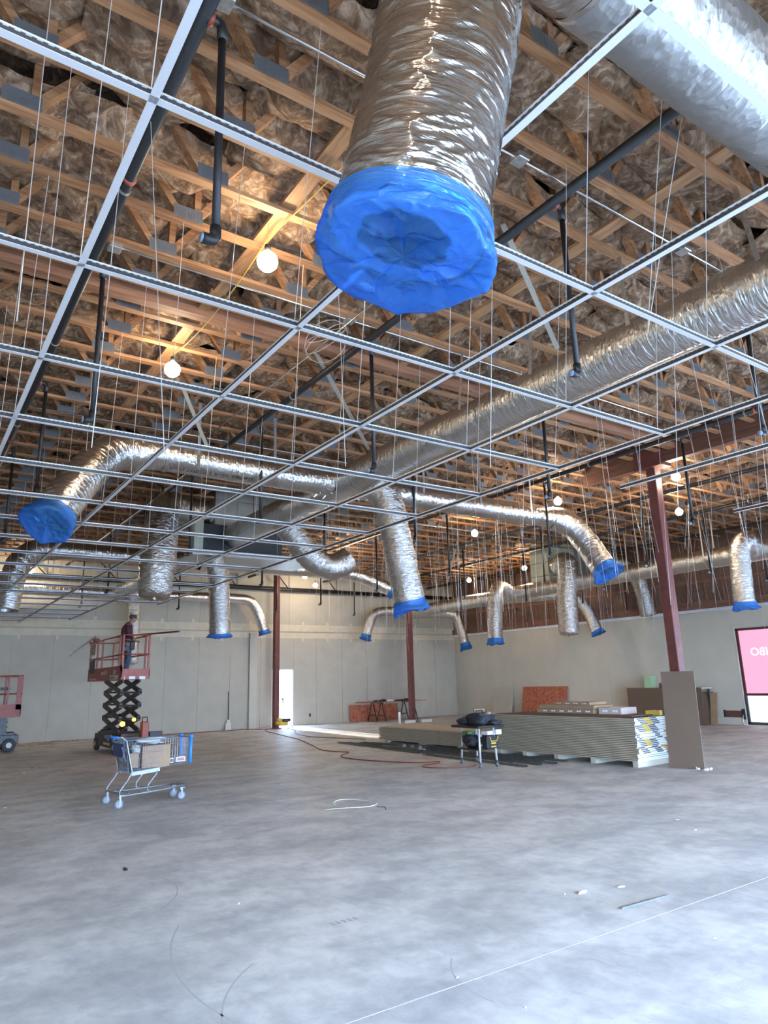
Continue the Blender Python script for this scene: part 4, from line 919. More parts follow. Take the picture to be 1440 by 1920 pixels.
# cut-out in the wallboard with bare framing and a cable
hc = MB().box(XR-.003, XR-.0005, 11.72, 12.32, .22, .42).build('wall_cutout', flat('cutout_dark', (.10,.045,.03), .9, 0, .5, 30), wr)  # flat dark reddish sheet painted for the shaded opening and its framing
MB().box(XR-.03, XR-.003, 11.68, 11.78, .17, .47).build('outlet_box', M['black'], wr)
MB().box(XR-.012, XR-.003, 12.30, 12.36, .22, .44).build('cut_edge', M['ink'], wr)
tag(MB().tube([(XR-.04,11.74,.3),(XR-.07,11.74,.12),(XR-.1,11.70,.02),(XR-.1,11.55,.012),(XR-.1,10.6,.012),(XR-.12,9.2,.012)], .01, 6).build('cable', M['white'], None, True), 'white cable running from the wall cut-out down to the floor below the pink window', 'cable')
MB().box(XR-.02, XR, WY1+.004, WY1+.05, 0, WZ1+.05).build('window_reveal', M['white'], wn)

# ================================================================ OSB TABLE AND SAWHORSES AT THE BACK
o = leaning('strand_board', 'red oriented-strand panel leaning on the back wall under the work table', 'panel', (15.35, 24.78, 0), (17.75, 24.78, 0), .66, .12, (0, 1, 0), .018, M['osb_red']); knots(o, 'y', 15.5, 17.6, .08, .6, 24.785, 6, 3, .11)
for i, xx in enumerate((16.25, 17.85)):
    t = thing('sawhorse', 'black folding sawhorse under the red work table, '+('left one' if i == 0 else 'right one'), 'sawhorse', (xx, 24.2, 0))
    for sx in (-1, 1):
        for yy in (-.3, .35): MB().bar((sx*.22, yy, 0), (sx*.03, yy, .72), .03, .03).build('leg', M['black'], t)
    MB().box(-.05, .05, -.4, .45, .70, .745).build('top_rail', M['black'], t); MB().box(-.16, .16, -.31, -.29, .22, .25).box(-.16, .16, .34, .36, .22, .25).build('spreader', M['black'], t)
tag(MB().box(15.5, 18.55, 23.85, 24.65, .746, .764).build('table_board', M['osb_red']), 'red oriented-strand board laid across the two sawhorses as a table', 'board')
for i, (xx, w_, h_, m_) in enumerate(((16.1, .08, .05, 'black'), (16.45, .16, .07, 'black'), (16.75, .2, .05, 'label'), (17.2, .12, .04, 'black'), (17.6, .2, .06, 'black'), (17.95, .1, .09, 'yellow'))):
    t = MB().box(xx-w_, xx+w_, 24.0, 24.15, .765, .765+h_).box(xx-w_*.3, xx+w_*.6, 24.02, 24.10, .765+h_, .765+h_*1.5).build('hand_tool', M[m_], bevel=.006); tag(t, ['small black tool at the left end of the red table','black tool second from the left on the red table','flat white packet on the red table','slim black tool in the middle of the red table','larger black tool right of the middle of the red table','yellow tool near the right end of the red table'][i], 'tool')

# ================================================================ TOOL BENCH
tb = thing('tool_bench', 'small wheeled bench with four silver legs heaped with black tool bags', 'bench', (9.28, 10.33, 0))
L4 = [(-.35, -.36), (.06, -.36), (.30, .45), (-.10, .45)]
for (x_, y_) in L4:
    l = MB().tube([(x_, y_, .10), (x_*.88, y_*.88, .70)], .02, 10).build('leg', M['leg_bright'], tb, True)
    MB().cyl((x_-.014, y_, .037), (x_+.014, y_, .037), .036, 16).build('caster', M['rubber'], l, True)
    MB().box(x_-.022, x_-.016, y_-.02, y_+.02, .03, .11).box(x_+.016, x_+.022, y_-.02, y_+.02, .03, .11).box(x_-.022, x_+.022, y_-.02, y_+.02, .095, .11).build('caster_fork', M['chrome'], l)
MB().box(-.36, .30, -.36, .42, .69, .735).build('top', M['black'], tb, bevel=.012)
MB().box(-.32, .27, -.32, .40, .30, .315).build('shelf', M['black'], tb)
def lump(name, c, s, seed, mat, parent=None, rough=.25, n=(26, 16)):
    th = np.linspace(0, 2*PI, n[0], endpoint=False); ph = np.linspace(.02, PI-.02, n[1]); PH, TH_ = np.meshgrid(ph, th, indexing='ij')
    r = 1+rough*(vnoise(np.cos(TH_)*np.sin(PH)*2+5, np.sin(TH_)*np.sin(PH)*2+3*np.cos(PH)+6, seed)-.5)*2+rough*.5*(vnoise(np.cos(TH_)*np.sin(PH)*5+9, np.sin(TH_)*np.sin(PH)*5+6*np.cos(PH)+12, seed+2)-.5)*2
    pw_ = .7; cx = np.sign(np.cos(TH_))*np.abs(np.cos(TH_))**pw_; sx = np.sign(np.sin(TH_))*np.abs(np.sin(TH_))**pw_
    X = cx*np.sin(PH)**pw_*r*s[0]; Y = sx*np.sin(PH)**pw_*r*s[1]; Z = np.sign(np.cos(PH))*np.abs(np.cos(PH))**pw_*r*s[2]
    V_ = np.stack([X, Y, Z], -1); o = grid_obj(name, V_, mat, parent); o.location = c
    bm = bmesh.new(); bm.from_mesh(o.data); bmesh.ops.holes_fill(bm, edges=[e for e in bm.edges if e.is_boundary]); bmesh.ops.recalc_face_normals(bm, faces=bm.faces); bm.to_mesh(o.data); bm.free()
    return o
fab = flat('black_nylon', (.022,.022,.026), .7, 0, .4, 20)
def bag(lab, c, s, seed, mat=None, strap_=True):
    t = thing('tool_bag', lab, 'bag', (c[0], c[1], c[2]-s[2])); lump('bag_body', (0,0,s[2]), s, seed, mat or fab, t)
    if strap_: MB().tube([(-s[0]*.6, 0, s[2]*1.7), (-s[0]*.3, .02, s[2]*2.2), (s[0]*.3, .02, s[2]*2.25), (s[0]*.6, 0, s[2]*1.7)], .012, 6).build('handle', M['black'], t, True)
    return t
bag('large soft black tool bag heaped on top of the wheeled bench', (9.26, 10.28, .85), (.21, .24, .12), 3)
bag('black drill case lying at the left end of the wheeled bench', (9.14, 10.60, .79), (.11, .13, .06), 5)
bag('flat black pouch at the right end of the wheeled bench', (9.42, 10.08, .775), (.12, .14, .045), 6)
t = thing('leather_glove', 'tan leather glove lying over the black bag on the bench', 'glove', (9.30, 10.10, .93)); lump('palm', (0,0,.02), (.06,.05,.025), 8, M['card'], t)
for q in range(4): MB().tube([(.05, -.03+q*.02, .02), (.10, -.035+q*.022, .015), (.14, -.04+q*.024, -.005)], .009, 6).build('finger', M['card'], t, True)
tag(MB().box(9.16, 9.42, 10.32, 10.35, 1.0, 1.02).box(9.16, 9.19, 10.32, 10.35, .93, 1.0).box(9.39, 9.42, 10.32, 10.35, .93, 1.0).build('wooden_handle', M['card']), 'brown tool handle sticking up over the bag on the bench', 'tool')
rd = thing('job_radio', 'black and yellow jobsite radio on the lower shelf of the wheeled bench', 'radio', (9.26, 10.03, .315))
MB().box(-.14, .16, -.07, .10, 0, .24).build('case', M['black'], rd, bevel=.02)
MB().tube([(-.09,-.085,.22),(-.06,-.09,.14),(.08,-.09,.14),(.12,-.085,.22)], .01, 6).build('trim_bar', M['yellow'], rd); MB().box(-.05, .07, -.076, -.07, .09, .115).box(-.05, .07, -.076, -.07, .03, .055).build('trim_strip', M['yellow'], rd)
bag('black battery case on the left of the lower bench shelf', (9.20, 10.48, .44), (.15, .17, .115), 9, strap_=False)
for i, (x_, y_, m_) in enumerate(((9.12, 10.5, 'green'), (9.25, 10.1, 'label'), (9.42, 10.05, 'label'))):
    tag(MB().box(x_-.07, x_+.07, y_-.09, y_+.09, .565+.0*i, .61+.02*i).build('packet', M[m_] if m_ != 'green' else flat('deep_green', (.04,.16,.05), .6)), ['small green packet on the battery case on the bench shelf','white packet on top of the radio on the bench shelf','white folded paper beside the radio on the bench shelf'][i], 'packet')

# ================================================================ STEEL STUDS ON THE FLOOR
rng = random.Random(12)
def stud(a, b, z, w_, lab):
    a, b = Vector(a), Vector(b); L_ = (b-a).length; m = MB()
    m.box(0, L_, -w_/2, w_/2, 0, .0025).box(0, L_, -w_/2, -w_/2+.0025, 0, .034).box(0, L_, w_/2-.0025, w_/2, 0, .034)
    o = m.build('steel_stud', M['stud']); o.location = (a.x, a.y, z); o.rotation_euler = (0, 0, math.atan2(b.y-a.y, b.x-a.x)); tag(o, lab, 'stud', 'steel studs on the floor by the stacks')
L_ = 'grey steel stud lying with others on the floor beside the wallboard stacks'
for (a, b, z, w_) in (((10.02,16.8),(9.75,12.9),.001,.09), ((10.15,16.6),(9.95,12.6),.001,.09), ((10.28,16.2),(10.15,12.3),.001,.09), ((10.40,15.9),(10.34,12.2),.001,.09), ((10.52,16.0),(10.52,12.4),.001,.09), ((9.85,13.6),(9.72,9.9),.037,.09), ((10.05,13.2),(9.98,9.5),.001,.09), ((10.20,13.0),(10.16,9.6),.037,.09), ((10.3,12.0),(10.28,9.4),.001,.09), ((10.46,12.0),(10.44,9.3),.037,.09), ((9.66,12.6),(9.60,9.5),.001,.09), ((10.2,15.9),(10.1,12.9),.037,.09), ((10.62,15.2),(10.58,12.4),.037,.09)):
    stud((a[0], a[1], 0), (b[0], b[1], 0), z, w_, L_)
cl = thing('pipe_clamp', 'pair of dark pipe clamps lying on the steel studs', 'clamp', (9.95, 13.55, .04)); MB().tube([(-.1,.9,.03),(.02,-.6,.03)], .018, 8).build('bar', M['stud'], cl, True)
for yy in (-.45, -.15, .15): MB().lathe([(.03,-.02),(.055,-.02),(.055,.02),(.03,.02)], (-.02, yy, .055), 12, 'y').build('jaw', M['stud'], cl)

# ================================================================ SMALL THINGS AT THE BACK
sh = thing('floor_scraper', 'long-handled pale scraper leaning on the back wall at left', 'scraper', (10.15, 24.85, 0)); MB().tube([(0,0,.02),(.02,.10,1.35)], .016, 8).build('handle', M['black'], sh, True); MB().box(-.14, .12, -.03, .0, .0, .02).box(-.12, .10, -.02, .0, .02, .26).box(-.07, .05, -.015, .01, .26, .36).build('blade', M['cream'], sh, bevel=.004)
gn = thing('air_compressor', 'small yellow compressor on black feet at the foot of the doorway column', 'compressor', (11.85, 23.95, 0))
MB().cyl((-.22,0,.18), (.22,0,.18), .09, 14).build('tank', M['yellow'], gn, True); MB().box(.0, .32, -.1, .1, .22, .34).build('motor', M['black'], gn, bevel=.02); MB().box(-.2, -.02, -.08, .08, .26, .36).build('cover', M['yellow'], gn, bevel=.02)
for (x_, y_) in ((-.2,-.1),(.2,-.1),(-.2,.1),(.2,.1),(.36,-.1)): MB().tube([(x_*.9, y_*.6, .16), (x_*1.1, y_, .0)], .014, 6).build('foot', M['black'], gn)
def cord(pts, lab, mat, r=.011):
    P_, s = smooth_path([(x_, y_, .012+(.006 if i % 2 else 0)) for i, (x_, y_) in enumerate(pts)], .12)
    tag(MB().tube([tuple(p) for p in P_], r, 6).build('power_cord', mat, None, True), lab, 'cord')
cord([(11.8,23.9),(10.9,23.3),(10.4,21.4),(9.75,18.6),(9.0,16.3),(8.62,15.2),(8.75,14.55),(8.80,14.3),(8.35,13.9),(8.14,13.5),(8.14,13.0),(8.3,12.1),(8.65,11.5),(9.0,11.25),(8.8,11.1),(8.45,11.02),(8.3,10.85),(8.38,10.5),(8.6,10.38),(8.84,10.2),(9.1,10.3)], 'long dark red cord winding over the floor from the doorway to the wheeled bench', M['cord'])
cord([(11.95,23.8),(11.5,22.2),(10.9,21.0),(10.5,19.3),(10.8,18.0),(11.0,17.0)], 'thin dark cord curving from the compressor toward the low wallboard stack', M['black'], .009)
cord([(11.7,23.95),(11.3,24.3),(10.9,24.0),(11.2,23.6),(10.6,24.2),(10.2,24.35),(8.5,24.4),(6.8,24.45)], 'red cord coiled left of the doorway column and running along the back wall', M['cord'])
cord([(4.71,8.3),(5.0,8.15),(5.3,8.08),(5.5,8.25),(5.45,8.6),(5.25,8.78),(5.06,8.66),(5.0,8.5)], 'thin pale wire loop lying on the open floor', M['cream'], .005)
cord([(5.3,7.75),(5.38,7.9),(5.33,8.0)], 'short dark scrap of wire beside the pale loop on the floor', M['black'], .005)
tag(MB().bar((4.36,3.49,.008), (4.86,3.46,.008), .012, .012).build('metal_strip', M['stud']), 'thin grey metal strip lying on the near floor at right', 'strip')
deb = [(4.45,3.91,.05,'label','white scrap of board on the near floor at lower right'),(4.33,3.98,.02,'label','white crumb just left of the white scrap on the near floor'),(4.79,3.82,.045,'label','white scrap right of the larger white scrap on the near floor'),(2.31,5.37,.02,'label','small white crumb on the near floor left of the middle'),(6.73,7.44,.03,'label','white scrap on the floor in front of the wheeled bench'),(7.02,4.58,.04,'cream','pale scrap on the floor below the leaning brown board'),(1.9,6.98,.06,'black','dark leaf-like scrap on the floor in front of the cart'),(1.47,11.65,.03,'label','white crumb at the left edge of the floor'),(2.31,16.1,.05,'cream','pale torn scrap far left on the floor'),(2.59,17.04,.03,'black','dark crumb far left on the floor'),(2.73,3.34,.018,'cream','tiny pale crumb on the floor joint at the bottom'),(2.76,2.86,.015,'label','tiny white crumb at the bottom of the view'),(4.34,2.79,.015,'label','tiny white crumb at lower right'),(1.65,7.18,.018,'label','tiny white crumb left of the dark scrap'),(7.35,5.0,.03,'cream','pale scrap at the right edge of the floor')]
for i, (x_, y_, s_, m_, lab) in enumerate(deb):
    o = lump('floor_scrap', (x_, y_, s_*.15), (s_*.75, s_*.32, s_*.15), 30+i, M[m_], None, .5, (10, 6)); o.rotation_euler = (0, 0, i*1.3); tag(o, lab, 'scrap')
for (x_, y_, lab) in ((4.4, 24.7, 'brown rubble strewn at the foot of the back wall behind the lift'), (3.4, 23.9, 'dark rubble on the floor beside the lowered lift')):
    m = MB(); rng = random.Random(int(x_*10))
    for i in range(40):
        a, b, s_ = x_+rng.uniform(-.8, .9), y_+rng.uniform(-.15, .15), rng.uniform(.01, .05); m.box(a-s_, a+s_, b-s_*.6, b+s_*.6, 0, s_*.7)
    tag(m.build('rubble', M['card']), lab, 'rubble', kind='stuff')

# ================================================================ SHOPPING CART
gm = flat('cart_steel', (.24,.255,.28), .4, .5)
ca = thing('shopping_cart', 'grey wire shopping cart with blue bumpers holding a brown carton', 'cart', (2.66, 10.60, 0), math.radians(4))
def wh(x_, y_, fx):
    f_ = MB().box(x_-.012+fx*.5, x_+.012+fx*.5, y_-.026, y_-.02, .058, .17).box(x_-.012+fx*.5, x_+.012+fx*.5, y_+.02, y_+.026, .058, .17).box(x_-.03+fx, x_+.04+fx, y_-.026, y_+.026, .165, .178).build('caster_fork', gm, ca)
    MB().lathe([(.0,-.015),(.04,-.016),(.062,-.016),(.066,-.008),(.066,.008),(.062,.016),(.04,.016),(0,.015)], (x_, y_, .066), 20, 'y').build('wheel', M['rubber'], f_, True)
    MB().lathe([(.0,-.018),(.042,-.018),(.042,.018),(0,.018)], (x_, y_, .066), 16, 'y').build('hub', M['hub'], f_)
for (x_, y_, fx) in ((.0,-.27,.02), (.0,.27,.02), (.93,-.15,.0), (.93,.15,.0)): wh(x_, y_, fx)
for s_ in (-1, 1):
    MB().tube([(-.07,s_*.25,.93),(.0,s_*.25,.93),(.06,s_*.26,.88),(.16,s_*.265,.46),(.10,s_*.27,.36),(.0,s_*.27,.23),(.0,s_*.27,.18),(.06,s_*.265,.165),(.5,s_*.22,.175),(1.0,s_*.15,.20)], .0125, 8).build('side_frame', gm, ca, True)
    MB().tube([(.52,s_*.235,.45),(.52,s_*.235,.41),(.40,s_*.23,.26),(.40,s_*.225,.20),(.46,s_*.22,.18)], .011, 8).build('support_leg', gm, ca, True)
MB().tube([(.0,-.27,.19),(.0,.27,.19)], .011, 8).tube([(.14,-.25,.19),(.14,.25,.19)], .009, 8).tube([(1.0,-.15,.20),(1.0,.15,.20)], .011, 8).build('base_crossbars', gm, ca, True)
MB().tube([(-.07,-.27,.93),(-.07,.27,.93)], .018, 10).build('handle', M['blueplastic'], ca, True)
bk = MB(); BT, BB = .86, .46      # basket: x from .06..1.02 (top), taper in width
def bw(x_): return .255-(x_-.06)*.085
def bzb(x_): return .45+.075*(x_-.12)
for i in range(25):
    x_ = .12+i*.0375
    for s_ in (-1, 1): bk.cyl((x_ if i else .07, s_*bw(x_), BT), (x_+.0, s_*bw(x_)*.92, bzb(x_)), .0024, 5)
    bk.cyl((x_, -bw(x_)*.92, bzb(x_)), (x_, bw(x_)*.92, bzb(x_)), .0024, 5)
for i in range(11):
    y_ = -.17+i*.034; bk.cyl((1.03, y_, BT-.0), (1.02, y_, bzb(1.0)), .0024, 5); bk.cyl((.14, y_*1.3, bzb(.12)), (1.02, y_, bzb(1.0)), .0024, 5)
for z_ in (.54, .62, .70, .78):
    for s_ in (-1, 1): bk.cyl((.12, s_*(bw(.12)*(.92+.08*(z_-.46)/.4)), z_), (1.02, s_*(bw(1.0)*(.92+.08*(z_-.46)/.4)), z_+.02), .0028, 5)
tag(bk.build('basket_wires', gm, ca), kind='stuff')
bt = MB()
for s_ in (-1, 1): bt.tube([(.05,s_*.258,.885),(1.03,s_*.175,.865)], .007, 8).tube([(.14,s_*.24,.45),(1.02,s_*.165,.52)], .006, 8)
bt.tube([(1.03,-.175,.865),(1.03,.175,.865)], .007, 8).build('basket_rim', gm, ca, True)
MB().bar((.16,-.25,.435), (.56,-.235,.462), .012, .05, (0,0,1)).bar((.16,.25,.435), (.56,.235,.462), .012, .05, (0,0,1)).build('under_rail', gm, ca)
sw = MB()
for i in range(13):
    y_ = -.24+i*.04; sw.bar((.02, y_, .88), (.15, y_, .47), .012, .004, (1,0,0))
for q in range(5): f_ = q/4; sw.bar((.02+.13*f_, -.24, .88-.41*f_), (.02+.13*f_, .24, .88-.41*f_), .012, .005, (0,0,1))
sw.build('rear_gate', flat('dark_gate', (.08,.085,.10), .5, .3), ca)
MB().bar((.02,-.2,.80), (.09,-.2,.60), .004, .02).box(.035, .05, -.22, .22, .66, .84).build('seat_flap', flat('navy_plastic', (.035,.05,.12), .5), ca)
for (x_, s_) in ((1.035, -1), (1.035, 1)): MB().cyl((x_, s_*.175, .50), (x_+.005, s_*.175, .87), .022, 12).lathe([(0,.86),(.032,.86),(.034,.885),(.02,.90),(0,.90)], (x_+.003, s_*.175, 0), 12).build('corner_bumper', M['blueplastic'], ca, True)
MB().box(.88, 1.02, -.15, .15, .198, .206).build('tray_plate', gm, ca)
def in_cart(x_, y_, z_): return ca.matrix_basis @ Vector((x_, y_, z_))
def cart_item(name, lab, cat, c, s, mat, rz=0., marks=None):
    p = Matrix.Rotation(math.radians(4), 4, 'Z') @ Vector(c); t = thing(name, lab, cat, (2.66+p.x, 10.60+p.y, p.z), math.radians(4)+rz)
    MB().box(-s[0]/2, s[0]/2, -s[1]/2, s[1]/2, 0, s[2]).build('box', mat, t, bevel=.004)
    if marks: MB().box(-s[0]/2*.7, s[0]/2*.7, -s[1]/2-.001, -s[1]/2, s[2]*.2, s[2]*.8).build('printed_marks', marks, t)
    return t
lc_ = flat('light_card', (.30,.19,.115), .85, 0, .08, 6)
cart_item('carton', 'light brown carton standing in the middle of the cart', 'carton', (.52,-.06,.49), (.40,.28,.30), lc_)
cart_item('carton', 'small brown carton in the cart next to the gate', 'carton', (.23,.02,.50), (.13,.30,.20), M['card'])
cart_item('box', 'white box with red print at the front end of the cart', 'box', (.92,-.06,.525), (.15,.10,.07), M['label'], 0, flat('red_print', (.6,.2,.2), .6))
cart_item('jar', 'small black and white jar lying in the cart beside the carton', 'jar', (.78,-.07,.515), (.06,.06,.07), M['label'], .3, M['black'])
b_ = lump('plastic_wrap', (2.66+.47, 10.63, .845), (.20, .15, .045), 21, flat('clear_wrap', (.5,.52,.5), .25), None, .4); tag(b_, 'crumpled clear plastic wrap on the carton in the cart', 'plastic')
b_ = lump('plastic_wrap', (2.66+.27, 10.60, .75), (.08, .12, .05), 22, bpy.data.materials['clear_wrap'], None, .4); tag(b_, 'crumpled clear plastic wrap at the gate end of the cart', 'plastic')

# ================================================================ SCISSOR LIFTS
def lift(x0, y0, rz, deck, base_len, lab, levels, text, ext):
    """local: long axis x (0..base_len) , width y (0..W); deck = underside height of the platform"""
    W_ = .70; t = thing('scissor_lift', lab, 'lift', (x0, y0, 0), rz)
    ch = MB().box(.08, base_len-.08, .10, W_-.10, .14, .50).box(0, base_len, .0, W_, .20, .44).build('chassis', M['liftgrey'], t, bevel=.015)
    MB().box(.55, base_len-.4, -.012, .0, .14, .50).build('side_door', M['liftgrey'], ch); 
    for (a, c) in ((.75, .36), (1.0, .40)): MB().box(a, a+.14, -.0135, -.012, c-.05, c+.03).build('sticker', M['cream'], ch)
    MB().box(.62, 1.3, -.0135, -.012, .20, .26).build('sticker', M['cream'], ch)
    for x_ in (.22, base_len-.22):
        for y_ in (.02, W_-.02):
            wl_ = MB().lathe([(0,-.05),(.10,-.055),(.16,-.05),(.175,-.03),(.175,.03),(.16,.05),(.10,.055),(0,.05)], (x_, y_, .176), 20, 'y').build('wheel', M['tyre'], t, True)
            MB().lathe([(0,-.058),(.07,-.058),(.07,.058),(0,.058)], (x_, y_, .176), 14, 'y').build('hub', M['cream'], wl_)
    z0, z1 = .52, deck; hl = (z1-z0)/levels; xa, xb = .30, base_len-.35
    for k_ in range(levels):
        za, zb_ = z0+k_*hl, z0+(k_+1)*hl
        for y_ in (.10, W_-.10):
            inn = .045 if y_ < .3 else -.045
            MB().bar((xa, y_, za), (xb, y_, zb_), .04, .12, (0,0,1)).build('scissor_arm', M['liftgrey'], t)
            MB().bar((xa, y_+inn, zb_), (xb, y_+inn, za), .04, .12, (0,0,1)).build('scissor_arm', M['liftgrey'], t)
            MB().cyl(((xa+xb)/2, y_-.05, (za+zb_)/2), ((xa+xb)/2, y_+.05, (za+zb_)/2), .04, 10).build('pivot', M['black'], t)
        for xx in (xa, xb): MB().cyl((xx, .08, za), (xx, W_-.08, za), .022, 8).build('cross_rod', M['black'], t)
    MB().cyl((xa+.3, W_/2, z0+.05), (xa+1.0, W_/2, z0+hl*1.2), .05, 10).build('lift_cylinder', M['black'], t, True)
    # platform
    PL = base_len+ext
    pf = MB().box(0, PL, 0, W_, deck, deck+.06).box(0, PL, 0, .02, deck+.06, deck+.34).box(0, PL, W_-.02, W_, deck+.06, deck+.24).box(0, .02, 0, W_, deck+.06, deck+.26).box(PL-.02, PL, 0, W_, deck+.06, deck+.20).build('platform', M['lift'], t)
    MB().box(-.003, 0, .08, W_-.08, deck+.0, deck+.075).build('reflective_strip', M['label'], pf)
    for a in (.0, .25, .5): MB().box(-.004, -.003, .1+a, .2+a if a < .5 else W_-.02, deck+.0, deck+.075).build('reflective_strip', M['lift'] if a else bpy.data.materials['lift_red'], pf)
    rt = deck+1.10
    posts = [(.03,.03),(.03,W_-.03),(.35,.03),(PL-1.5,.03),(PL-.03,.03),(PL-.03,W_-.03),(PL-.9,.03),(PL-.9,W_-.03),(.35,W_-.03)]
    for (x_, y_) in posts: MB().box(x_-.02, x_+.02, y_-.02, y_+.02, deck+.06, rt).build('rail_post', M['lift'], t)
    MB().box(.0, .14, .0, .03, deck+.2, rt).build('corner_gusset', M['lift'], t)
    for z_, nm in ((rt, 'top_rail'), (deck+.62, 'mid_rail')):
        for y_ in (.03, W_-.03): MB().cyl((0, y_, z_), (PL, y_, z_), .02, 8).build(nm, M['lift'], t, True)
        for x_ in (.03, PL-.03): MB().cyl((x_, 0, z_), (x_, W_, z_), .02, 8).build(nm, M['lift'], t, True)
    mp_ = MB().box(PL-.80, PL-.2, -.008, .0, deck+.72, deck+1.04)
    mp_.build('manual_case', M['cream'] if text else M['black'], t)
    gl_ = MB()
    for i in range(6): gl_.box(PL-.79+i*.1, PL-.75+i*.1, -.0095, -.008, deck+.74, deck+1.02)
    for i in range(4): gl_.box(PL-.79, PL-.21, -.0095, -.008, deck+.78+i*.07, deck+.80+i*.07)
    gl_.build('case_print', M['rust'], t)
    MB().box(PL-.82, PL-.18, -.006, .0, deck+.22, deck+.58).build('dark_panel', M['black'], t)
    MB().box(PL-.75, PL-.05, -.03, .10, rt-.04, rt+.10).build('control_box', M['lift'], t, bevel=.01); MB().box(PL-.5, PL-.25, -.032, -.03, rt+.0, rt+.06).build('control_label', M['label'], t)
    MB().box(.30, .52, .12, .24, deck+.72, deck+.80).build('tool_tray', M['black'], t)
    return t, PL
lt, PLn = lift(4.60, 18.25, -PI/2, 1.80, 2.35, 'red scissor lift raised on black arms with a man on its platform', 4, True, 1.35)

def flip_x(root, L_):
    seen = set()
    for c in root.children_recursive:
        if c.type == 'MESH' and c.data.name not in seen:
            seen.add(c.data.name)
            for v in c.data.vertices: v.co.x = L_-v.co.x
            c.data.flip_normals()
flip_x(lt, PLn); lt.location = (4.60, 18.25+PLn, 0)
pfm = [c for c in lt.children if c.name.startswith('platform')][0]
def on_side(name, s, size, mat, yw, zw, al='LEFT'):
    me = text_mesh(s, size, .001, al); mt = Matrix(((0, 0, -1, 4.598), (-1, 0, 0, yw), (0, 1, 0, zw), (0, 0, 0, 1)))
    me.transform(lt.matrix_basis.inverted() @ mt); me.materials.clear(); me.materials.append(mat); link_mesh(name, me, pfm)
on_side('side_lettering', 'SKYJACK', .115, M['label'], 20.35, 1.955)
on_side('side_lettering', '3220', .135, M['label'], 19.05, 1.955)
on_side('plate_lettering', 'HERITERS', .085, M['ink'], 19.28, 1.825)
MB().box(PLn-1.10, PLn-.26, -.0012, 0, 1.805, 1.925).build('white_plate', M['cream'], pfm)
MB().box(PLn-1.75, PLn-1.40, -.0012, 0, 1.95, 2.06).build('tan_sticker', flat('tan_sticker', (.45,.30,.16), .6), pfm)
for q in range(5): MB().box(.35+q*.16, .40+q*.16, -.0012, 0, 1.83, 1.87).build('white_dot', M['label'], pfm)
lt2, P2_ = lift(2.92-2.9, 21.9, 0, .90, 1.9, 'lowered red scissor lift cut off by the left edge of the view', 3, False, 1.0)
flip_x(lt2, P2_)
tag(MB().bar((4.75, 19.5, 2.93), (5.9, 17.9, 2.98), .09, .035, (0,0,1)).build('plank', M['rust']), 'reddish plank resting across the top rails of the raised lift', 'plank')
tag(MB().bar((4.62, 21.3, 3.08), (4.2, 22.3, 2.62), .05, .03, (0,0,1)).cyl((4.2, 22.3, 2.62), (4.15, 22.4, 2.55), .04, 8).build('trowel_pole', M['cream']), 'pale pole tool sticking out past the far end of the raised lift', 'tool')
hb = thing('red_toolbox', 'narrow red tool trolley standing between the cart and the raised lift', 'trolley', (5.02, 17.5, 0))
MB().box(-.07, .09, -.10, .10, .03, .80).build('body', M['lift'], hb, bevel=.015); MB().box(.12, .42, -.10, .10, .44, .56).build('arm', M['black'], hb); MB().tube([(-.05,0,.80),(-.05,0,.90),(.07,0,.90),(.07,0,.80)], .013, 8).build('handle', M['black'], hb, True)
for (x_, y_, z_, r_) in ((4.68, 18.15, .74, .062), (4.95, 18.15, .83, .045)):
    a_ = MB().lathe([(0,-r_),(r_*.8,-r_*.7),(r_,0),(r_*.8,r_*.7),(0,r_)], (0,0,0), 14).build('amber_glint', M['amber'], lt, True); a_.location = lt.matrix_basis.inverted() @ Vector((x_, y_, z_))  # glowing blobs stand in for amber reflections, no lamp here


# ================================================================ THE MAN
def skin_mesh(name, V, E_, R_, mat, parent, sub=2, root=0):
    me = bpy.data.meshes.new('tmp'); me.from_pydata(V, E_, []); o = bpy.data.objects.new('tmp', me); COL.objects.link(o)
    o.modifiers.new('s', 'SKIN'); sv = me.skin_vertices[0].data
    for i, r in enumerate(R_): sv[i].radius = r if isinstance(r, tuple) else (r, r); sv[i].use_root = (i == root)
    m_ = o.modifiers.new('u', 'SUBSURF'); m_.levels = sub
    dg = bpy.context.evaluated_depsgraph_get(); dg.update(); out = bpy.data.meshes.new_from_object(o.evaluated_get(dg))
    bpy.data.objects.remove(o); bpy.data.meshes.remove(me); out.name = name; out.materials.clear(); out.materials.append(mat)
    out.polygons.foreach_set('use_smooth', [True]*len(out.polygons)); return link_mesh(name, out, parent)
mn = thing('person', 'man in maroon shirt and blue jeans standing on the raised lift, head bowed', 'person', (4.98, 19.28, 1.862), math.radians(-12)); mn.scale = (.985,)*3
V = [(0,0,.93),(-.02,0,1.08),(-.03,0,1.24),(.0,0,1.38),(.045,0,1.455),(.09,0,1.50),(.115,0,1.56),(.125,0,1.62),(.195,0,1.535),
     (-.01,.17,1.375),(.0,.225,1.12),(.16,.20,.99),(.22,.18,.955), (-.01,-.17,1.375),(.0,-.225,1.12),(.16,-.20,.99),(.22,-.18,.955),
     (.0,.09,.87),(.03,.11,.48),(.0,.12,.09),(.13,.14,.04), (.0,-.09,.87),(.04,-.11,.48),(-.03,-.12,.09),(.10,-.14,.04)]
E_ = [(0,1),(1,2),(2,3),(3,4),(4,5),(5,6),(6,7),(6,8),(3,9),(9,10),(10,11),(11,12),(3,13),(13,14),(14,15),(15,16),(0,17),(17,18),(18,19),(19,20),(0,21),(21,22),(22,23),(23,24)]
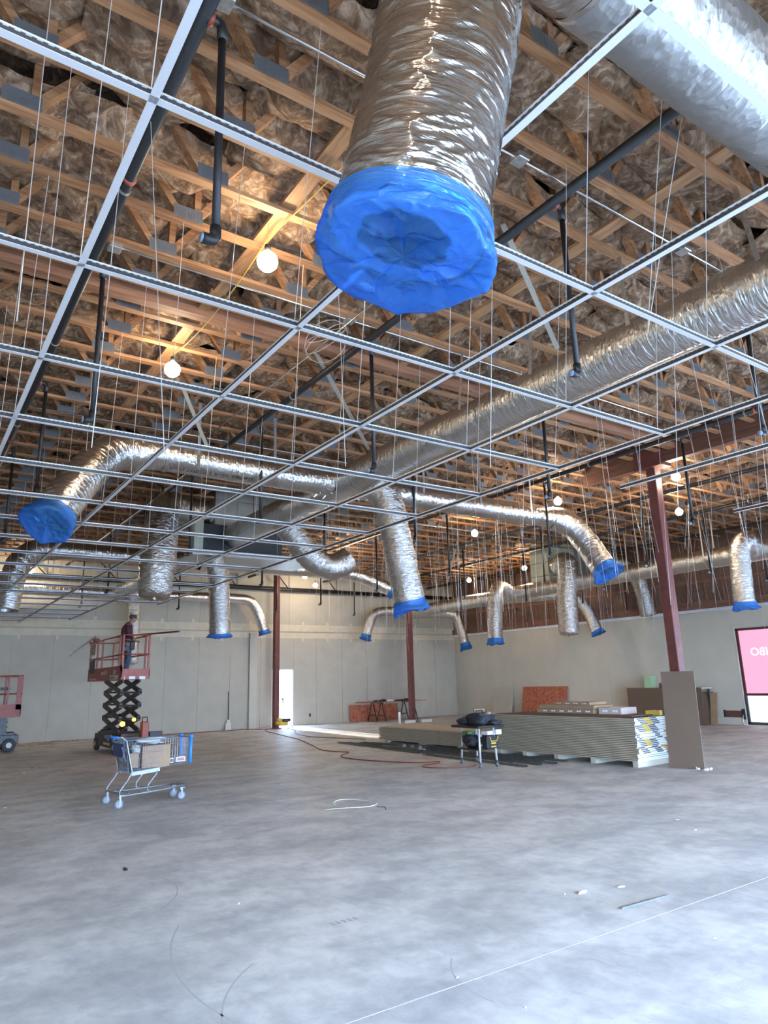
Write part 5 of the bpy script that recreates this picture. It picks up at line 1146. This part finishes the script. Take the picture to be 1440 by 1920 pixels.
R_ = [(.095,.12),(.095,.12),(.12,.15),(.12,.14),.058,.062,(.088,.080),(.078,.070),.034,.06,.046,.033,.036,.06,.046,.033,.036,.07,.05,.038,.036,.07,.05,.038,.036]
body = skin_mesh('body', V, E_, R_, M['skin'], mn)
for s_ in (1, -1):
    w_ = Vector((.22, s_*.18, .955))
    for q, (dy, l_) in enumerate(((-.028,.075),(-.010,.085),(.009,.08),(.027,.065))):
        p0 = w_+Vector((.02, dy, .0)); skin_mesh('finger', [tuple(p0), tuple(p0+Vector((l_*.5, 0, -.012))), tuple(p0+Vector((l_*.8, 0, -.045)))], [(0,1),(1,2)], [.0095,.009,.0075], M['skin'], body, 1)
    p0 = w_+Vector((-.01, -s_*.03, .0)); skin_mesh('thumb', [tuple(p0), tuple(p0+Vector((.03, -s_*.03, -.01))), tuple(p0+Vector((.06, -s_*.035, -.03)))], [(0,1),(1,2)], [.012,.011,.009], M['skin'], body, 1)
for s_ in (1, -1):
    MB().lathe([(0,-.012),(.022,-.008),(.026,0),(.022,.008),(0,.012)], (.105, s_*.083, 1.565), 10, 'y').build('ear', M['skin'], body, True)
    MB().lathe([(0,-.006),(.008,-.004),(.009,0),(.008,.004),(0,.006)], (.198, s_*.032, 1.575), 8, 'x').build('eye', M['hair'], body, True)
MB().bar((.205,0,1.565),(.245,0,1.535),.022,.02).build('nose', M['skin'], body, bevel=.006); MB().box(.222,.232,-.025,.025,1.497,1.503).build('mouth', M['rust'], body)
hr = lump('hair', (.105, 0, 1.615), (.098, .088, .062), 40, M['hair'], mn, .06)
skin_mesh('shirt', [(-.01,0,.96),(-.025,0,1.08),(-.04,0,1.26),(-.005,0,1.38),(.035,0,1.45),(-.015,.18,1.375),(-.01,.228,1.12),(.13,.205,1.0),(-.015,-.18,1.375),(-.01,-.228,1.12),(.13,-.205,1.0)], [(0,1),(1,2),(2,3),(3,4),(3,5),(5,6),(6,7),(3,8),(8,9),(9,10)], [(.140,.170),(.135,.165),(.15,.175),(.14,.16),.072,.078,.064,.048,.078,.064,.048], M['shirt'], mn)
skin_mesh('jeans', [(0,0,.96),(0,0,.88),(.0,.092,.82),(.03,.112,.48),(-.005,.12,.12),(.0,-.092,.82),(.04,-.112,.48),(-.035,-.12,.12)], [(0,1),(1,2),(2,3),(3,4),(1,5),(5,6),(6,7)], [(.125,.155),(.13,.15),.105,.078,.068,.105,.078,.068], M['jeans'], mn)
for s_, dx in ((1, 0), (-1, -.03)): skin_mesh('boot', [(dx,s_*.12,.15),(dx,s_*.12,.055),(dx+.08,s_*.13,.045),(dx+.15,s_*.14,.035)], [(0,1),(1,2),(2,3)], [.055,.055,.048,.036], M['boot'], mn, 2)
skin_mesh('tool_belt', [(-.12,0,.95),(-.06,.15,.95),(.08,.15,.94),(.14,0,.94),(.08,-.15,.94),(-.06,-.15,.95)], [(0,1),(1,2),(2,3),(3,4),(4,5),(5,0)], [.03]*6, M['black'], mn, 1)
for (x_, y_) in ((.12,-.16),(.10,.16)): MB().box(x_-.06, x_+.06, y_-.035, y_+.035, .72, .93).build('tool_pouch', M['black'], mn, bevel=.015)
